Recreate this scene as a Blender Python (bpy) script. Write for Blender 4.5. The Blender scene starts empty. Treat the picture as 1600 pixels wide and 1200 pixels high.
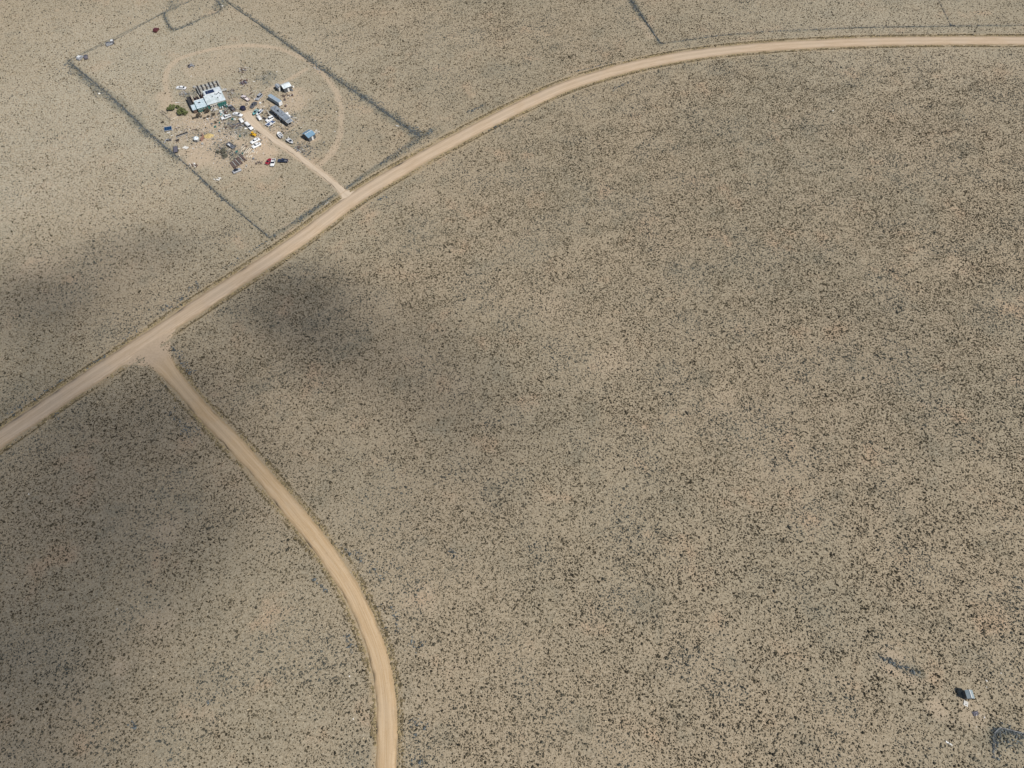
import bpy, math, random
import numpy as np
from mathutils import Vector
R = math.radians
random.seed(7); rng = np.random.default_rng(11)
sc = bpy.context.scene

# ------------------------------------------------------------------ camera, sky, sun, exposure
CAMH, PITCH, FPX = 230.0, 57.0, 1100.0
cam = bpy.data.objects.new('camera', bpy.data.cameras.new('camera'))
sc.collection.objects.link(cam)
cam.location = (0, 0, CAMH); cam.rotation_euler = (R(90 - PITCH), 0, 0)
cam.data.sensor_width = 36; cam.data.lens = FPX / 1600 * 36
cam.data.clip_start = 1; cam.data.clip_end = 40000
sc.camera = cam
SUN_EL, SUN_AZ = 52.0, -28.0            # azimuth in the ground plane, counted from +X
S = Vector((math.cos(R(SUN_EL)) * math.cos(R(SUN_AZ)), math.cos(R(SUN_EL)) * math.sin(R(SUN_AZ)), math.sin(R(SUN_EL))))
w = bpy.data.worlds.new('World'); sc.world = w; w.use_nodes = True
nt = w.node_tree
sky = nt.nodes.new('ShaderNodeTexSky'); sky.sky_type = 'NISHITA'; sky.sun_disc = False
sky.sun_elevation = R(SUN_EL); sky.sun_rotation = math.atan2(S.x, S.y)
nt.links.new(sky.outputs[0], nt.nodes['Background'].inputs[0]); nt.nodes['Background'].inputs[1].default_value = 0.072
sl = bpy.data.lights.new('sun', 'SUN'); sl.energy = 3.9; sl.angle = R(0.5); sl.color = (1.0, 0.965, 0.91)
so = bpy.data.objects.new('sun', sl); sc.collection.objects.link(so)
so.rotation_euler = S.to_track_quat('Z', 'Y').to_euler(); so.location = (0, 0, 400)
sc.view_settings.view_transform = 'Standard'; sc.view_settings.look = 'None'
sc.view_settings.exposure = 0.11; sc.view_settings.gamma = 1.0
try: sc.view_settings.use_curve_mapping = False
except Exception: pass

# ------------------------------------------------------------------ survey: photo measurement -> metres on the ground
cp, sp_ = math.cos(R(PITCH)), math.sin(R(PITCH))
def G(x, y, z=0.0):
    u, v = (x - 800) / FPX, (600 - y) / FPX
    dy, dz = cp + v * sp_, -sp_ + v * cp
    t = (CAMH - z) / -dz
    return (u * t, dy * t)
def GP(pts): return np.array([G(*p) for p in pts])

# ------------------------------------------------------------------ helpers
C = sc.collection
def tag(o, label=None, cat=None, group=None, kind=None):
    if label: o['label'] = label
    if cat: o['category'] = cat
    if group: o['group'] = group
    if kind: o['kind'] = kind
    return o
def thing(name, label, cat, loc, rz=0.0, group=None):
    o = bpy.data.objects.new(name, None); C.objects.link(o)
    o.location = (loc[0], loc[1], loc[2] if len(loc) > 2 else 0); o.rotation_euler = (0, 0, rz)
    o.empty_display_size = .3
    return tag(o, label, cat, group)
class MB:
    def __init__(s): s.v = []; s.f = []
    def add(s, vs, fs):
        n = len(s.v); s.v += [tuple(map(float, a)) for a in vs]; s.f += [tuple(i + n for i in f) for f in fs]; return s
    def box(s, c, d, rz=0, ry=0, top=1.0):
        vs = []
        for sz in (-1, 1):
            k = top if sz > 0 else 1
            for sx, sy in ((-1, -1), (1, -1), (1, 1), (-1, 1)):
                x, y, z = sx * d[0] / 2 * k, sy * d[1] / 2 * k, sz * d[2] / 2
                x, z = x * math.cos(ry) + z * math.sin(ry), -x * math.sin(ry) + z * math.cos(ry)
                x, y = x * math.cos(rz) - y * math.sin(rz), x * math.sin(rz) + y * math.cos(rz)
                vs.append((c[0] + x, c[1] + y, c[2] + z))
        return s.add(vs, [(0, 3, 2, 1), (4, 5, 6, 7), (0, 1, 5, 4), (1, 2, 6, 5), (2, 3, 7, 6), (3, 0, 4, 7)])
    def prism(s, prof, ys, scale=None):
        """prof: (x,z) outline, lofted through the given y stations; scale: per-station (sx, dz)"""
        n = len(prof); vs = []; fs = []
        for k, y in enumerate(ys):
            sx, dz = scale[k] if scale else (1, 0)
            zm = min(p[1] for p in prof); zr = max(p[1] for p in prof) - zm + 1e-6
            for x, z in prof: vs.append((x * sx, y, z + dz * (z - zm) / zr))
        for k in range(len(ys) - 1):
            for i in range(n):
                j = (i + 1) % n; a, b = k * n, (k + 1) * n
                fs.append((a + i, a + j, b + j, b + i))
        fs.append(tuple(range(n))[::-1]); fs.append(tuple(range((len(ys) - 1) * n, len(ys) * n)))
        return s.add(vs, fs)
    def cyl(s, p0, p1, r0, r1=None, n=10, cap=True):
        r1 = r0 if r1 is None else r1
        a, b = Vector(p0), Vector(p1); d = (b - a).normalized()
        u = d.orthogonal().normalized(); v = d.cross(u); vs = []; fs = []
        for p, r in ((a, r0), (b, r1)):
            for i in range(n):
                t = 2 * math.pi * i / n; vs.append(p + u * math.cos(t) * r + v * math.sin(t) * r)
        for i in range(n): fs.append((i, (i + 1) % n, n + (i + 1) % n, n + i))
        if cap: fs += [tuple(range(n))[::-1], tuple(range(n, 2 * n))]
        return s.add(vs, fs)
    def lathe(s, prof, n=16, c=(0, 0, 0), sx=1, sy=1):
        vs = []; fs = []
        for r, z in prof:
            for i in range(n):
                t = 2 * math.pi * i / n; vs.append((c[0] + r * math.cos(t) * sx, c[1] + r * math.sin(t) * sy, c[2] + z))
        for k in range(len(prof) - 1):
            for i in range(n):
                j = (i + 1) % n; fs.append((k * n + i, k * n + j, (k + 1) * n + j, (k + 1) * n + i))
        fs += [tuple(range(n))[::-1], tuple(range((len(prof) - 1) * n, len(prof) * n))]
        return s.add(vs, fs)
    def build(s, name, mat, parent=None, smooth=False, loc=None, rz=0):
        me = bpy.data.meshes.new(name); me.from_pydata(s.v, [], s.f); me.update()
        me.materials.append(mat)
        if smooth: me.polygons.foreach_set('use_smooth', [True] * len(me.polygons))
        o = bpy.data.objects.new(name, me); C.objects.link(o)
        if parent: o.parent = parent
        if loc is not None: o.location = (loc[0], loc[1], loc[2] if len(loc) > 2 else 0); o.rotation_euler = (0, 0, rz)
        return o
def raw_mesh(name, v, f, mat, attrs=None, smooth=False):
    """v: (n,3) float array, f: (m,k) int array"""
    me = bpy.data.meshes.new(name); k = f.shape[1]
    me.vertices.add(len(v)); me.vertices.foreach_set('co', v.astype(np.float32).ravel())
    me.loops.add(f.size); me.loops.foreach_set('vertex_index', f.astype(np.int32).ravel())
    me.polygons.add(len(f))
    me.polygons.foreach_set('loop_start', np.arange(0, f.size, k, dtype=np.int32))
    try: me.polygons.foreach_set('loop_total', np.full(len(f), k, dtype=np.int32))
    except Exception: pass
    me.polygons.foreach_set('use_smooth', np.full(len(f), smooth))
    for n_, a in (attrs or {}).items():
        at = me.attributes.new(n_, 'FLOAT', 'POINT'); at.data.foreach_set('value', a.astype(np.float32))
    me.update(calc_edges=True); me.materials.append(mat)
    o = bpy.data.objects.new(name, me); C.objects.link(o); return o

# numpy value noise and polyline distance
def vnoise(x, y, scale, seed=0):
    g = np.random.default_rng(seed + 1000).random((256, 256))
    u, v = np.asarray(x) / scale + 97.3, np.asarray(y) / scale + 41.7
    i, j = np.floor(u).astype(int), np.floor(v).astype(int); a, b = u - i, v - j
    a = a * a * (3 - 2 * a); b = b * b * (3 - 2 * b); i %= 256; j %= 256; i1, j1 = (i + 1) % 256, (j + 1) % 256
    return (g[i, j] * (1 - a) + g[i1, j] * a) * (1 - b) + (g[i, j1] * (1 - a) + g[i1, j1] * a) * b
def fbm(x, y, scale, seed=0, o=3):
    s = 0; t = 0
    for k in range(o):
        c, q = math.cos(.6 + 1.1 * k), math.sin(.6 + 1.1 * k)
        s = s + vnoise(x * c - y * q, x * q + y * c, scale / 2 ** k, seed + k * 7) * .5 ** k; t += .5 ** k
    return s / t
def smooth_line(P, step=2.0, it=3):
    P = np.asarray(P, float); Q = P
    for _ in range(it):
        a = Q[:-1] * .75 + Q[1:] * .25; b = Q[:-1] * .25 + Q[1:] * .75
        M = np.empty((2 * len(a), 2)); M[0::2] = a; M[1::2] = b; Q = np.vstack([P[:1], M, P[-1:]])
    d = np.r_[0, np.cumsum(np.hypot(*(Q[1:] - Q[:-1]).T))]; n = max(2, int(d[-1] / step) + 1)
    t = np.linspace(0, d[-1], n); return np.c_[np.interp(t, d, Q[:, 0]), np.interp(t, d, Q[:, 1])]
def pdist(X, Y, P):
    best = np.full(len(X), 1e9)
    for a, b in zip(P[:-1], P[1:]):
        d = b - a; L = d @ d + 1e-9
        t = np.clip(((X - a[0]) * d[0] + (Y - a[1]) * d[1]) / L, 0, 1)
        best = np.minimum(best, np.hypot(X - a[0] - t * d[0], Y - a[1] - t * d[1]))
    return best
def simp(P, k=4): return np.vstack([P[::k], P[-1:]])
def sstep(a, b, x):
    t = np.clip((x - a) / (b - a), 0, 1); return t * t * (3 - 2 * t)

# ------------------------------------------------------------------ materials
def newmat(name):
    m = bpy.data.materials.new(name); m.use_nodes = True
    return m, m.node_tree.nodes, m.node_tree.links, m.node_tree.nodes['Principled BSDF']
def mix(N, L, fac, a, b):
    n = N.new('ShaderNodeMix'); n.data_type = 'RGBA'
    for sock, val in ((n.inputs[0], fac), (n.inputs[6], a), (n.inputs[7], b)):
        if isinstance(val, (int, float)): sock.default_value = val
        elif isinstance(val, tuple): sock.default_value = (*val[:3], 1)
        else: L.new(val, sock)
    return n.outputs[2]
def math_(N, L, op, a, b=0.0, c=0.0):
    n = N.new('ShaderNodeMath'); n.operation = op
    for k, val in enumerate((a, b, c)):
        if isinstance(val, (int, float)): n.inputs[k].default_value = val
        else: L.new(val, n.inputs[k])
    return n.outputs[0]
def noise(N, L, vec, scale, detail=3, rough=.55):
    n = N.new('ShaderNodeTexNoise'); n.inputs['Scale'].default_value = scale
    n.inputs['Detail'].default_value = detail; n.inputs['Roughness'].default_value = rough
    L.new(vec, n.inputs['Vector']); return n.outputs[0]
def ramp(N, L, x, a, b):
    n = N.new('ShaderNodeMapRange'); n.interpolation_type = 'SMOOTHSTEP'
    n.inputs[1].default_value = a; n.inputs[2].default_value = b; L.new(x, n.inputs[0]); return n.outputs[0]
def attr(N, name):
    n = N.new('ShaderNodeAttribute'); n.attribute_name = name; return n.outputs['Fac']
_mats = {}
def pm(name, col, col2=None, rough=.6, metal=0.0, scale=1.2, bump=0.0, ribs=None, lo=.4, hi=.65):
    """painted / worn surface: two colours broken up by noise; ribs=(axis, pitch) for corrugated sheet"""
    if name in _mats: return _mats[name]
    m, N, L, P = newmat(name); tc = N.new('ShaderNodeTexCoord').outputs['Object']
    col2 = col2 or tuple(c * .72 for c in col)
    n1 = noise(N, L, tc, scale, 5, .65)
    L.new(mix(N, L, ramp(N, L, n1, lo, hi), col, col2), P.inputs['Base Color'])
    P.inputs['Metallic'].default_value = metal; P.inputs['Roughness'].default_value = rough
    h = noise(N, L, tc, scale * 9, 3); amt = bump
    if ribs:
        wv = N.new('ShaderNodeTexWave'); wv.bands_direction = ribs[0]; wv.inputs['Scale'].default_value = ribs[1]
        L.new(tc, wv.inputs['Vector']); h = wv.outputs['Fac']; amt = amt or .5
    if amt:
        b = N.new('ShaderNodeBump'); b.inputs['Strength'].default_value = amt; b.inputs['Distance'].default_value = .05
        L.new(h, b.inputs['Height']); L.new(b.outputs[0], P.inputs['Normal'])
    _mats[name] = m; return m
def clump_mat(name, dark, light, accent=None):
    m, N, L, P = newmat(name); t = attr(N, 'tone')
    geo = N.new('ShaderNodeNewGeometry').outputs['Position']
    c = mix(N, L, t, dark, light)
    if accent: c = mix(N, L, ramp(N, L, noise(N, L, geo, .035, 3), .47, .62), c, mix(N, L, t, accent[0], accent[1]))
    L.new(c, P.inputs['Base Color']); P.inputs['Roughness'].default_value = .9
    P.inputs['Specular IOR Level'].default_value = .15
    return m

WHITE = pm('white_paint', (.78, .78, .76), (.62, .60, .56), .4)
ROOFW = pm('white_sheet_roof', (.74, .78, .79), (.50, .56, .57), .45, 0, .6, ribs=('X', 1.6))
ROOFM = pm('mottled_sheet_roof', (.64, .69, .71), (.44, .50, .49), .5, 0, .45, ribs=('X', 1.6))
ROOFT = pm('pale_aqua_roof', (.58, .67, .71), (.38, .49, .53), .45, 0, .9, ribs=('X', 1.6))
ROOFB = pm('blue_steel_roof', (.20, .34, .46), (.26, .40, .50), .4, .3, .8, ribs=('X', 1.8))
ROOFS = pm('silver_sheet_roof', (.40, .50, .58), (.52, .60, .65), .4, .35, .8, ribs=('Y', 1.8))
ROOFL = pm('dull_zinc_roof', (.26, .32, .34), (.33, .38, .39), .6, .2, .8, ribs=('Y', 1.8))
ROOFG = pm('weathered_grey_roof', (.27, .30, .33), (.17, .19, .21), .7, 0, .7)
WALLT = pm('teal_wall_paint', (.025, .12, .105), (.07, .22, .19), .6, 0, 1.6)
WALLG = pm('grey_wall_paint', (.10, .105, .11), (.06, .06, .065), .7, 0, 1.2)
WALLB = pm('bluegrey_siding', (.30, .38, .44), (.22, .28, .33), .6, 0, 1.2, ribs=('Z', 3))
WALLC = pm('cream_plaster', (.52, .48, .40), (.38, .33, .27), .8, 0, 1.0)
MAROON = pm('maroon_panel', (.20, .05, .07), (.30, .12, .13), .7, 0, 1.5)
WOOD = pm('weathered_wood', (.34, .29, .23), (.20, .16, .12), .8, 0, 2.2)
PALEWOOD = pm('pale_board', (.62, .55, .44), (.45, .38, .29), .75, 0, 2.0)
DARKWOOD = pm('dark_wood', (.10, .07, .055), (.17, .12, .09), .8, 0, 2.0)
RUST = pm('rusty_steel', (.11, .075, .068), (.19, .135, .12), .8, .1, 2.5)
STEEL = pm('grey_steel', (.28, .29, .31), (.14, .14, .15), .5, .4, 2.5)
BLACKM = pm('black_rubber', (.02, .02, .022), (.035, .033, .03), .8)
GLASS = pm('dark_glass', (.015, .02, .028), (.03, .035, .045), .12)
LAMP = pm('lamp_lens', (.6, .6, .55), (.5, .5, .45), .2)
REDLAMP = pm('red_lens', (.35, .02, .02), (.25, .02, .02), .3)
SOLAR = pm('solar_cells', (.008, .015, .06), (.012, .022, .085), .18)
SOLARB = pm('bright_solar_cells', (.008, .038, .095), (.010, .05, .125), .2)
NAVY = pm('navy_plastic', (.012, .012, .035), (.02, .02, .05), .45)
BLUED = pm('blue_tarp', (.04, .07, .16), (.10, .13, .20), .7)
STRAW = pm('straw', (.55, .42, .17), (.40, .31, .15), .9, 0, 3, bump=.6)
EARTH = pm('earth_wall', (.28, .16, .12), (.20, .11, .085), .9, 0, 1.5)
CONC = pm('pale_concrete', (.42, .41, .38), (.33, .31, .28), .9)
BARK = pm('bark', (.13, .10, .075), (.08, .06, .045), .9, 0, 5)
NEARBLACK = pm('near_black_surface', (.03, .03, .032), (.055, .052, .05), .85)  # near-black, for the rear bay walls and the shade block beside the house
BAYF = pm('pale_bay_decking', (.40, .40, .36), (.26, .26, .24), .85, 0, 1.4)
SHEET = pm('white_sheet', (.75, .73, .68), (.55, .52, .46), .6, 0, 2)
def paint(name, col, k=.8): return pm(name, col, tuple(c * k for c in col), .35, 0, 1.0)
P_WHITE = paint('white_car_paint', (.80, .80, .79), .93)
P_GREY = paint('dark_grey_car_paint', (.10, .10, .11)); P_SILVER = paint('silver_car_paint', (.36, .37, .39))
P_RED = paint('red_car_paint', (.28, .02, .035)); P_NAVY = paint('navy_car_paint', (.03, .045, .09))
P_TEAL = paint('teal_boat_paint', (.18, .45, .46)); P_PINK = paint('pinkish_car_paint', (.66, .575, .565))
P_YEL = paint('yellow_machine_paint', (.72, .42, .03)); P_BLUE = paint('slate_blue_paint', (.14, .20, .33))
P_TAN = paint('tan_car_paint', (.34, .29, .24)); P_PURP = paint('faded_purple_paint', (.14, .13, .155))
P_MAR = paint('rusty_maroon_paint', (.11, .03, .035))

# ------------------------------------------------------------------ lines of the place
main_px = [(-260, 862), (-120, 768), (0, 686), (100, 617), (200, 552), (300, 484), (400, 420), (470, 373), (520, 334), (567, 300), (640, 258),
           (680, 235), (780, 182), (840, 153), (900, 128), (987, 103), (1075, 86), (1162, 75.5), (1250, 69.5), (1381, 64), (1600, 63), (1800, 66), (2000, 72)]
side_px = [(226, 538), (252, 566), (280, 600), (324, 650), (379, 707), (419, 752), (470, 812), (522, 878), (551, 925), (576, 982), (595, 1036),
           (604, 1096), (605, 1158), (604, 1200), (601, 1300)]
drive_px = [(545, 308), (520, 285), (500, 268), (455, 237), (430, 219), (410, 203), (394, 190), (384, 176)]
ring_px = [(500, 258), (515, 243), (529, 222), (533, 200), (534, 180), (531, 155), (515, 124), (482, 96), (441, 76), (400, 70), (350, 73), (300, 84), (275, 94),
           (262, 107), (258, 122), (260, 140), (266, 155), (262, 170)]
main_c, side_c, drive_c, ring_c = (smooth_line(GP(p), 1.5) for p in (main_px, side_px, drive_px, ring_px))
cross_c = smooth_line(GP([(385, 176), (398, 158), (420, 140), (440, 130), (462, 118), (478, 108)]), 2)
back_c = smooth_line(GP([(380, 178), (370, 200), (345, 205), (325, 215), (335, 245), (360, 262), (380, 255), (400, 243), (430, 225)]), 2)
fence_px = {
 'left': [(106, 95), (187.5, 162.5), (235, 210), (300, 265), (355, 317), (422, 372)],
 'north': [(106, 95), (175, 65), (230, 35), (256.5, 19.5), (276, 11), (300, 1), (322, -9)],
 'pen': [(256.5, 19.5), (258, 28), (262, 37), (269, 48), (290, 42), (306, 33), (320, 26), (347, 17), (343, 4), (336, 0)],
 'right': [(352, 0), (362, 9), (415, 45), (490, 100), (557.5, 145), (657.5, 215)],
 'road_a': [(422, 372), (480, 335), (524, 304)],
 'road_b': [(540, 296), (567, 275), (615, 243), (657.5, 215)],
 'far_a': [(975, -20), (985, 0), (1033, 69)],
 'far_b': [(1033, 69), (1062, 64), (1130, 55), (1200, 49), (1350, 43), (1484, 41), (1600, 39), (1700, 39)],
 'far_c': [(1458, -20), (1466, 0), (1486, 41)],
 'corner': [(1551, 1185), (1552, 1135), (1600, 1147), (1660, 1162)],
}
fence_g = {k: GP(v) for k, v in fence_px.items()}
# bare ground patches: (x, y, radius m, strength)
patches = [(405, 232, 7, 1), (420, 238, 6, 1), (415, 215, 5, 1), (392, 183, 5, .9), (382, 160, 5, .6), (312, 243, 11, .75), (300, 236, 8, .6), (330, 222, 5, .6), (325, 250, 8, .6),
           (350, 205, 4, .45), (400, 250, 7, .5), (460, 150, 8, .75), (452, 160, 6, .6), (455, 170, 6, .5), (478, 150, 6, .35), (258, 150, 6, .55), (262, 165, 6, .55), (275, 195, 7, .5), (300, 195, 6, .6), (330, 200, 7, .6),
           (320, 205, 5, .7), (380, 262, 7, .35), (345, 262, 8, .3), (300, 255, 7, .4), (350, 95, 14, .3), (320, 105, 14, .3), (490, 215, 4, .6), (460, 192, 5, .4), (478, 240, 8, .4),
           (350, 215, 8, .6), (375, 228, 7, .6), (310, 205, 9, .55), (430, 163, 6, .5), (445, 200, 6, .5), (400, 166, 8, .7), (367, 160, 6, .6), (288, 215, 8, .5), (340, 252, 8, .6), (408, 264, 8, .5), (418, 207, 8, .7), (275, 180, 6, .6), (330, 190, 8, .8), (300, 185, 7, .7), (320, 222, 8, .8), (385, 250, 8, .7), (415, 245, 8, .8), (465, 165, 7, .6), (475, 222, 6, .45), (1390, 1030, 5, .35), (1425, 1062, 4, .4), (1465, 1108, 4.5, .5), (1520, 1110, 5, .35), (1010, 40, 7, .45), (1020, 55, 5, .5), (860, 480, 9, .25), (660, 310, 8, .2),
           (960, 560, 9, .28), (1130, 620, 7, .25), (260, 830, 6, .3), (245, 970, 6, .25), (185, 1040, 5, .35), (1500, 420, 9, .2), (720, 600, 7, .15), (660, 930, 7, .2), (60, 420, 12, .25)]
patch_g = [(*G(a, b), r, s) for a, b, r, s in patches]
# thick weed areas: (x, y, radius m, strength)
weeds = [(1566, 1150, 4.5, .9), (1590, 1160, 4, .6), (395, 225, 5, .5), (372, 238, 6, .7), (335, 190, 5, .5), (362, 150, 6, .6), (300, 148, 4, .9), (352, 176, 5, .6), (370, 190, 6, .8), (362, 200, 6, .8), (345, 230, 7, .7), (350, 235, 6, .6), (380, 205, 5, .6), (365, 240, 6, .6), (420, 175, 5, .5), (415, 122, 6, .8), (430, 205, 5, .4), (470, 233, 6, .8),
         (480, 240, 6, .6), (450, 212, 6, .5), (300, 212, 4, .7), (315, 208, 5, .6), (455, 183, 4, .6), (490, 230, 6, .4), (360, 250, 7, .4), (270, 8, 6, .6), (345, 8, 6, .8)]
weed_g = [(*G(a, b), r, s) for a, b, r, s in weeds]
drift_px = [([(106, 96), (140, 126), (187, 165), (235, 211)], 3.2), ([(235, 211), (300, 266)], 1.8), ([(300, 265), (422, 372)], 1.1), ([(410, 40), (490, 99)], 1.6), ([(480, 91), (520, 119), (557, 144)], 2.8), ([(557, 144), (610, 182), (658, 213)], 3.0),
            ([(352, 0), (415, 44)], .8), ([(980, -10), (1031, 69)], 1.8), ([(540, 297), (567, 276), (615, 244), (657, 216)], 1.8), ([(424, 371), (480, 336), (526, 304)], 1.5), ([(657, 212), (675, 203)], 2.2), ([(256, 20), (258, 28), (262, 37), (269, 48)], 1.4), ([(269, 48), (347, 17)], .6), ([(106, 95), (256, 20)], .5),
            ([(255, 21), (276, 11)], 1.5), ([(1372, 1026), (1437, 1053)], 1.3), ([(1553, 1138), (1575, 1144), (1620, 1155)], 1.0), ([(1554, 1138), (1553, 1160)], .9), ([(1033, 69), (1130, 55), (1350, 43), (1700, 39)], .6),
            ([(290, 150), (300, 145)], 3)]
drift_g = [(GP(p), w_) for p, w_ in drift_px]
# shrub density survey (px, px, plants per m2)
dens = [(50, 50, .22), (200, 150, .2), (100, 300, .36), (350, 60, .17), (450, 130, .17), (300, 130, .14), (350, 230, .16), (250, 60, .2), (430, 290, .2), (560, 220, .28), (600, 80, .62), (800, 60, .75), (1000, 20, .55), (1300, 20, .32), (1500, 20, .25), (50, 450, .7), (150, 700, .95),
        (100, 1000, .7), (400, 600, 1.05), (700, 400, 1.1), (900, 300, 1.15), (1200, 200, 1.05), (1500, 200, 1.05), (1200, 600, 1.2), (1500, 500, 1.15), (900, 900, 1.1), (1400, 900, 1.0), (700, 1100, .9),
        (1100, 1150, .9), (1500, 1100, .75), (300, 1100, .8), (480, 300, .4), (600, 190, .5), (500, 470, 1.1), (300, 380, .55)]
dens_g = [(*G(a, b), d) for a, b, d in dens]
def density(X, Y):
    s = 0; t = 0
    for a, b, d in dens_g:
        k = 1 / ((X - a) ** 2 + (Y - b) ** 2 + 120) ** 1.6; s = s + k * d; t = t + k
    return s / t
def fields(X, Y):
    dm, ds, dd = pdist(X, Y, simp(main_c)), pdist(X, Y, simp(side_c)), pdist(X, Y, simp(drive_c, 3))
    dr, dc, db = pdist(X, Y, simp(ring_c, 3)), pdist(X, Y, simp(cross_c, 3)), pdist(X, Y, simp(back_c, 3))
    wob = (fbm(X, Y, 5, 3) - .5)
    bare = np.zeros(len(X))
    def mx(v): np.maximum(bare, v, out=bare)
    mx(1.0 * (1 - sstep(1.4, 2.6, dd + wob * .8))); mx(.62 * (.55 + .9 * fbm(X, Y, 14, 66)) * (1 - sstep(.9, 2.4, dr + wob * 1.5)))
    mx(.6 * (1 - sstep(.8, 2.2, dc + wob * 1.5))); mx(.55 * (1 - sstep(1.0, 2.6, db + wob * 2)))
    for a, b, r, s in patch_g:
        d = np.hypot(X - a, Y - b) + wob * r * .9; mx(s * (1 - sstep(r * .35, r * 1.15, d)))
    verge = np.maximum(1 - sstep(5.0, 8.6, dm + wob * 2.4), 1 - sstep(3.2, 5.4, ds + wob * 2.4))
    weed = np.zeros(len(X))
    for a, b, r, s in weed_g:
        d = np.hypot(X - a, Y - b) + wob * r * 1.2; weed = np.maximum(weed, s * (1 - sstep(r * .3, r * 1.1, d)))
    for P, wd in drift_g:
        d = pdist(X, Y, P); weed = np.maximum(weed, .85 * (1 - sstep(wd * .3, wd * 1.5, d + (fbm(X, Y, 9, 8) - .5) * wd * 2.2)))
    return dm, ds, dd, bare, verge, weed

# ------------------------------------------------------------------ ground
def ground():
    fx = np.arange(-400, 401, .9); fy = np.arange(-60, 521, .9)
    out = lambda a, s: a + s * np.array([20, 60, 140, 300, 700, 1500, 3200, 6500, 12000])
    xs = np.r_[out(fx[0], -1)[::-1], fx, out(fx[-1], 1)]; ys = np.r_[out(fy[0], -1)[::-1], fy, out(fy[-1], 1)]
    X, Y = np.meshgrid(xs, ys); x, y = X.ravel(), Y.ravel()
    dm, ds, dd, bare, verge, weed = fields(x, y)
    pale = np.zeros(len(x))                                    # lighter silty soil of the far left and the far edge
    for px, py, r, k in ((60, 200, 75, .75), (180, 40, 80, .6), (350, 250, 70, .45), (-60, 320, 60, .5), (1350, 10, 110, .5), (700, 10, 90, .25), (430, 100, 60, .4)):
        q = G(px, py); pale += k * np.exp(-((x - q[0]) ** 2 + (y - q[1]) ** 2) / r ** 2)
    pale = np.clip(pale * (.5 + 1.0 * fbm(x, y, 40, 91)), 0, 1)
    z = (fbm(x, y, 3.5, 5) - .5) * .16 * np.clip((np.minimum(np.minimum(dm - 5, ds - 4), dd - 2)) / 3, 0, 1) * (1 - bare)
    # low graded ridges left by the blade at both sides of the roads
    z += .22 * np.exp(-((dm - 6.9) / .45) ** 2) + .16 * np.exp(-((ds - 4.6) / .4) ** 2)
    z -= .10 * np.exp(-((dm - 5.6) / .6) ** 2)
    z = np.where(np.minimum(dm, ds + 1) < 4.0, -.12, z)
    nx, ny = len(xs), len(ys); i = np.arange(nx * ny).reshape(ny, nx)
    f = np.stack([i[:-1, :-1], i[:-1, 1:], i[1:, 1:], i[1:, :-1]], -1).reshape(-1, 4)
    m, N, L, P = newmat('desert_soil')
    pos = N.new('ShaderNodeNewGeometry').outputs['Position']
    big = noise(N, L, pos, .011, 4, .6); mid = noise(N, L, pos, .055, 4, .6); fine = noise(N, L, pos, 1.25, 4, .75); grit = noise(N, L, pos, 3.2, 3, .7)
    c = mix(N, L, ramp(N, L, big, .38, .62), (.385, .311, .213), (.345, .291, .203))
    c = mix(N, L, ramp(N, L, mid, .56, .72), c, (.440, .325, .215))
    c = mix(N, L, math_(N, L, 'MULTIPLY', ramp(N, L, mid, .46, .30), .7), c, (.255, .228, .165))
    c = mix(N, L, math_(N, L, 'MULTIPLY', ramp(N, L, fine, .49, .66), .8), c, (.190, .152, .100))
    c = mix(N, L, math_(N, L, 'MULTIPLY', ramp(N, L, fine, .47, .28), .75), c, (.52, .455, .34))
    c = mix(N, L, math_(N, L, 'MULTIPLY', ramp(N, L, grit, .50, .66), .6), c, (.150, .126, .086))
    c = mix(N, L, math_(N, L, 'MULTIPLY', attr(N, 'pale'), ramp(N, L, fine, .62, .38)), c, (.445, .400, .305))
    c = mix(N, L, math_(N, L, 'MULTIPLY', attr(N, 'weed'), .8), c, mix(N, L, ramp(N, L, fine, .35, .65), (.12, .125, .095), (.24, .23, .18)))
    vg = math_(N, L, 'MULTIPLY', attr(N, 'verge'), ramp(N, L, fine, .30, .55))
    c = mix(N, L, math_(N, L, 'MULTIPLY', vg, .8), c, (.365, .275, .165))
    dirt = mix(N, L, ramp(N, L, fine, .35, .7), (.520, .405, .285), (.430, .330, .230))
    c = mix(N, L, attr(N, 'bare'), c, dirt)
    L.new(c, P.inputs['Base Color']); P.inputs['Roughness'].default_value = .95; P.inputs['Specular IOR Level'].default_value = .1
    b = N.new('ShaderNodeBump'); b.inputs['Strength'].default_value = .8; b.inputs['Distance'].default_value = .25
    L.new(fine, b.inputs['Height']); L.new(b.outputs[0], P.inputs['Normal'])
    o = raw_mesh('ground', np.c_[x, y, z], f, m, {'bare': bare, 'verge': verge, 'weed': weed, 'pale': pale}, True)
    tag(o, kind='structure')
ground()

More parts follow.
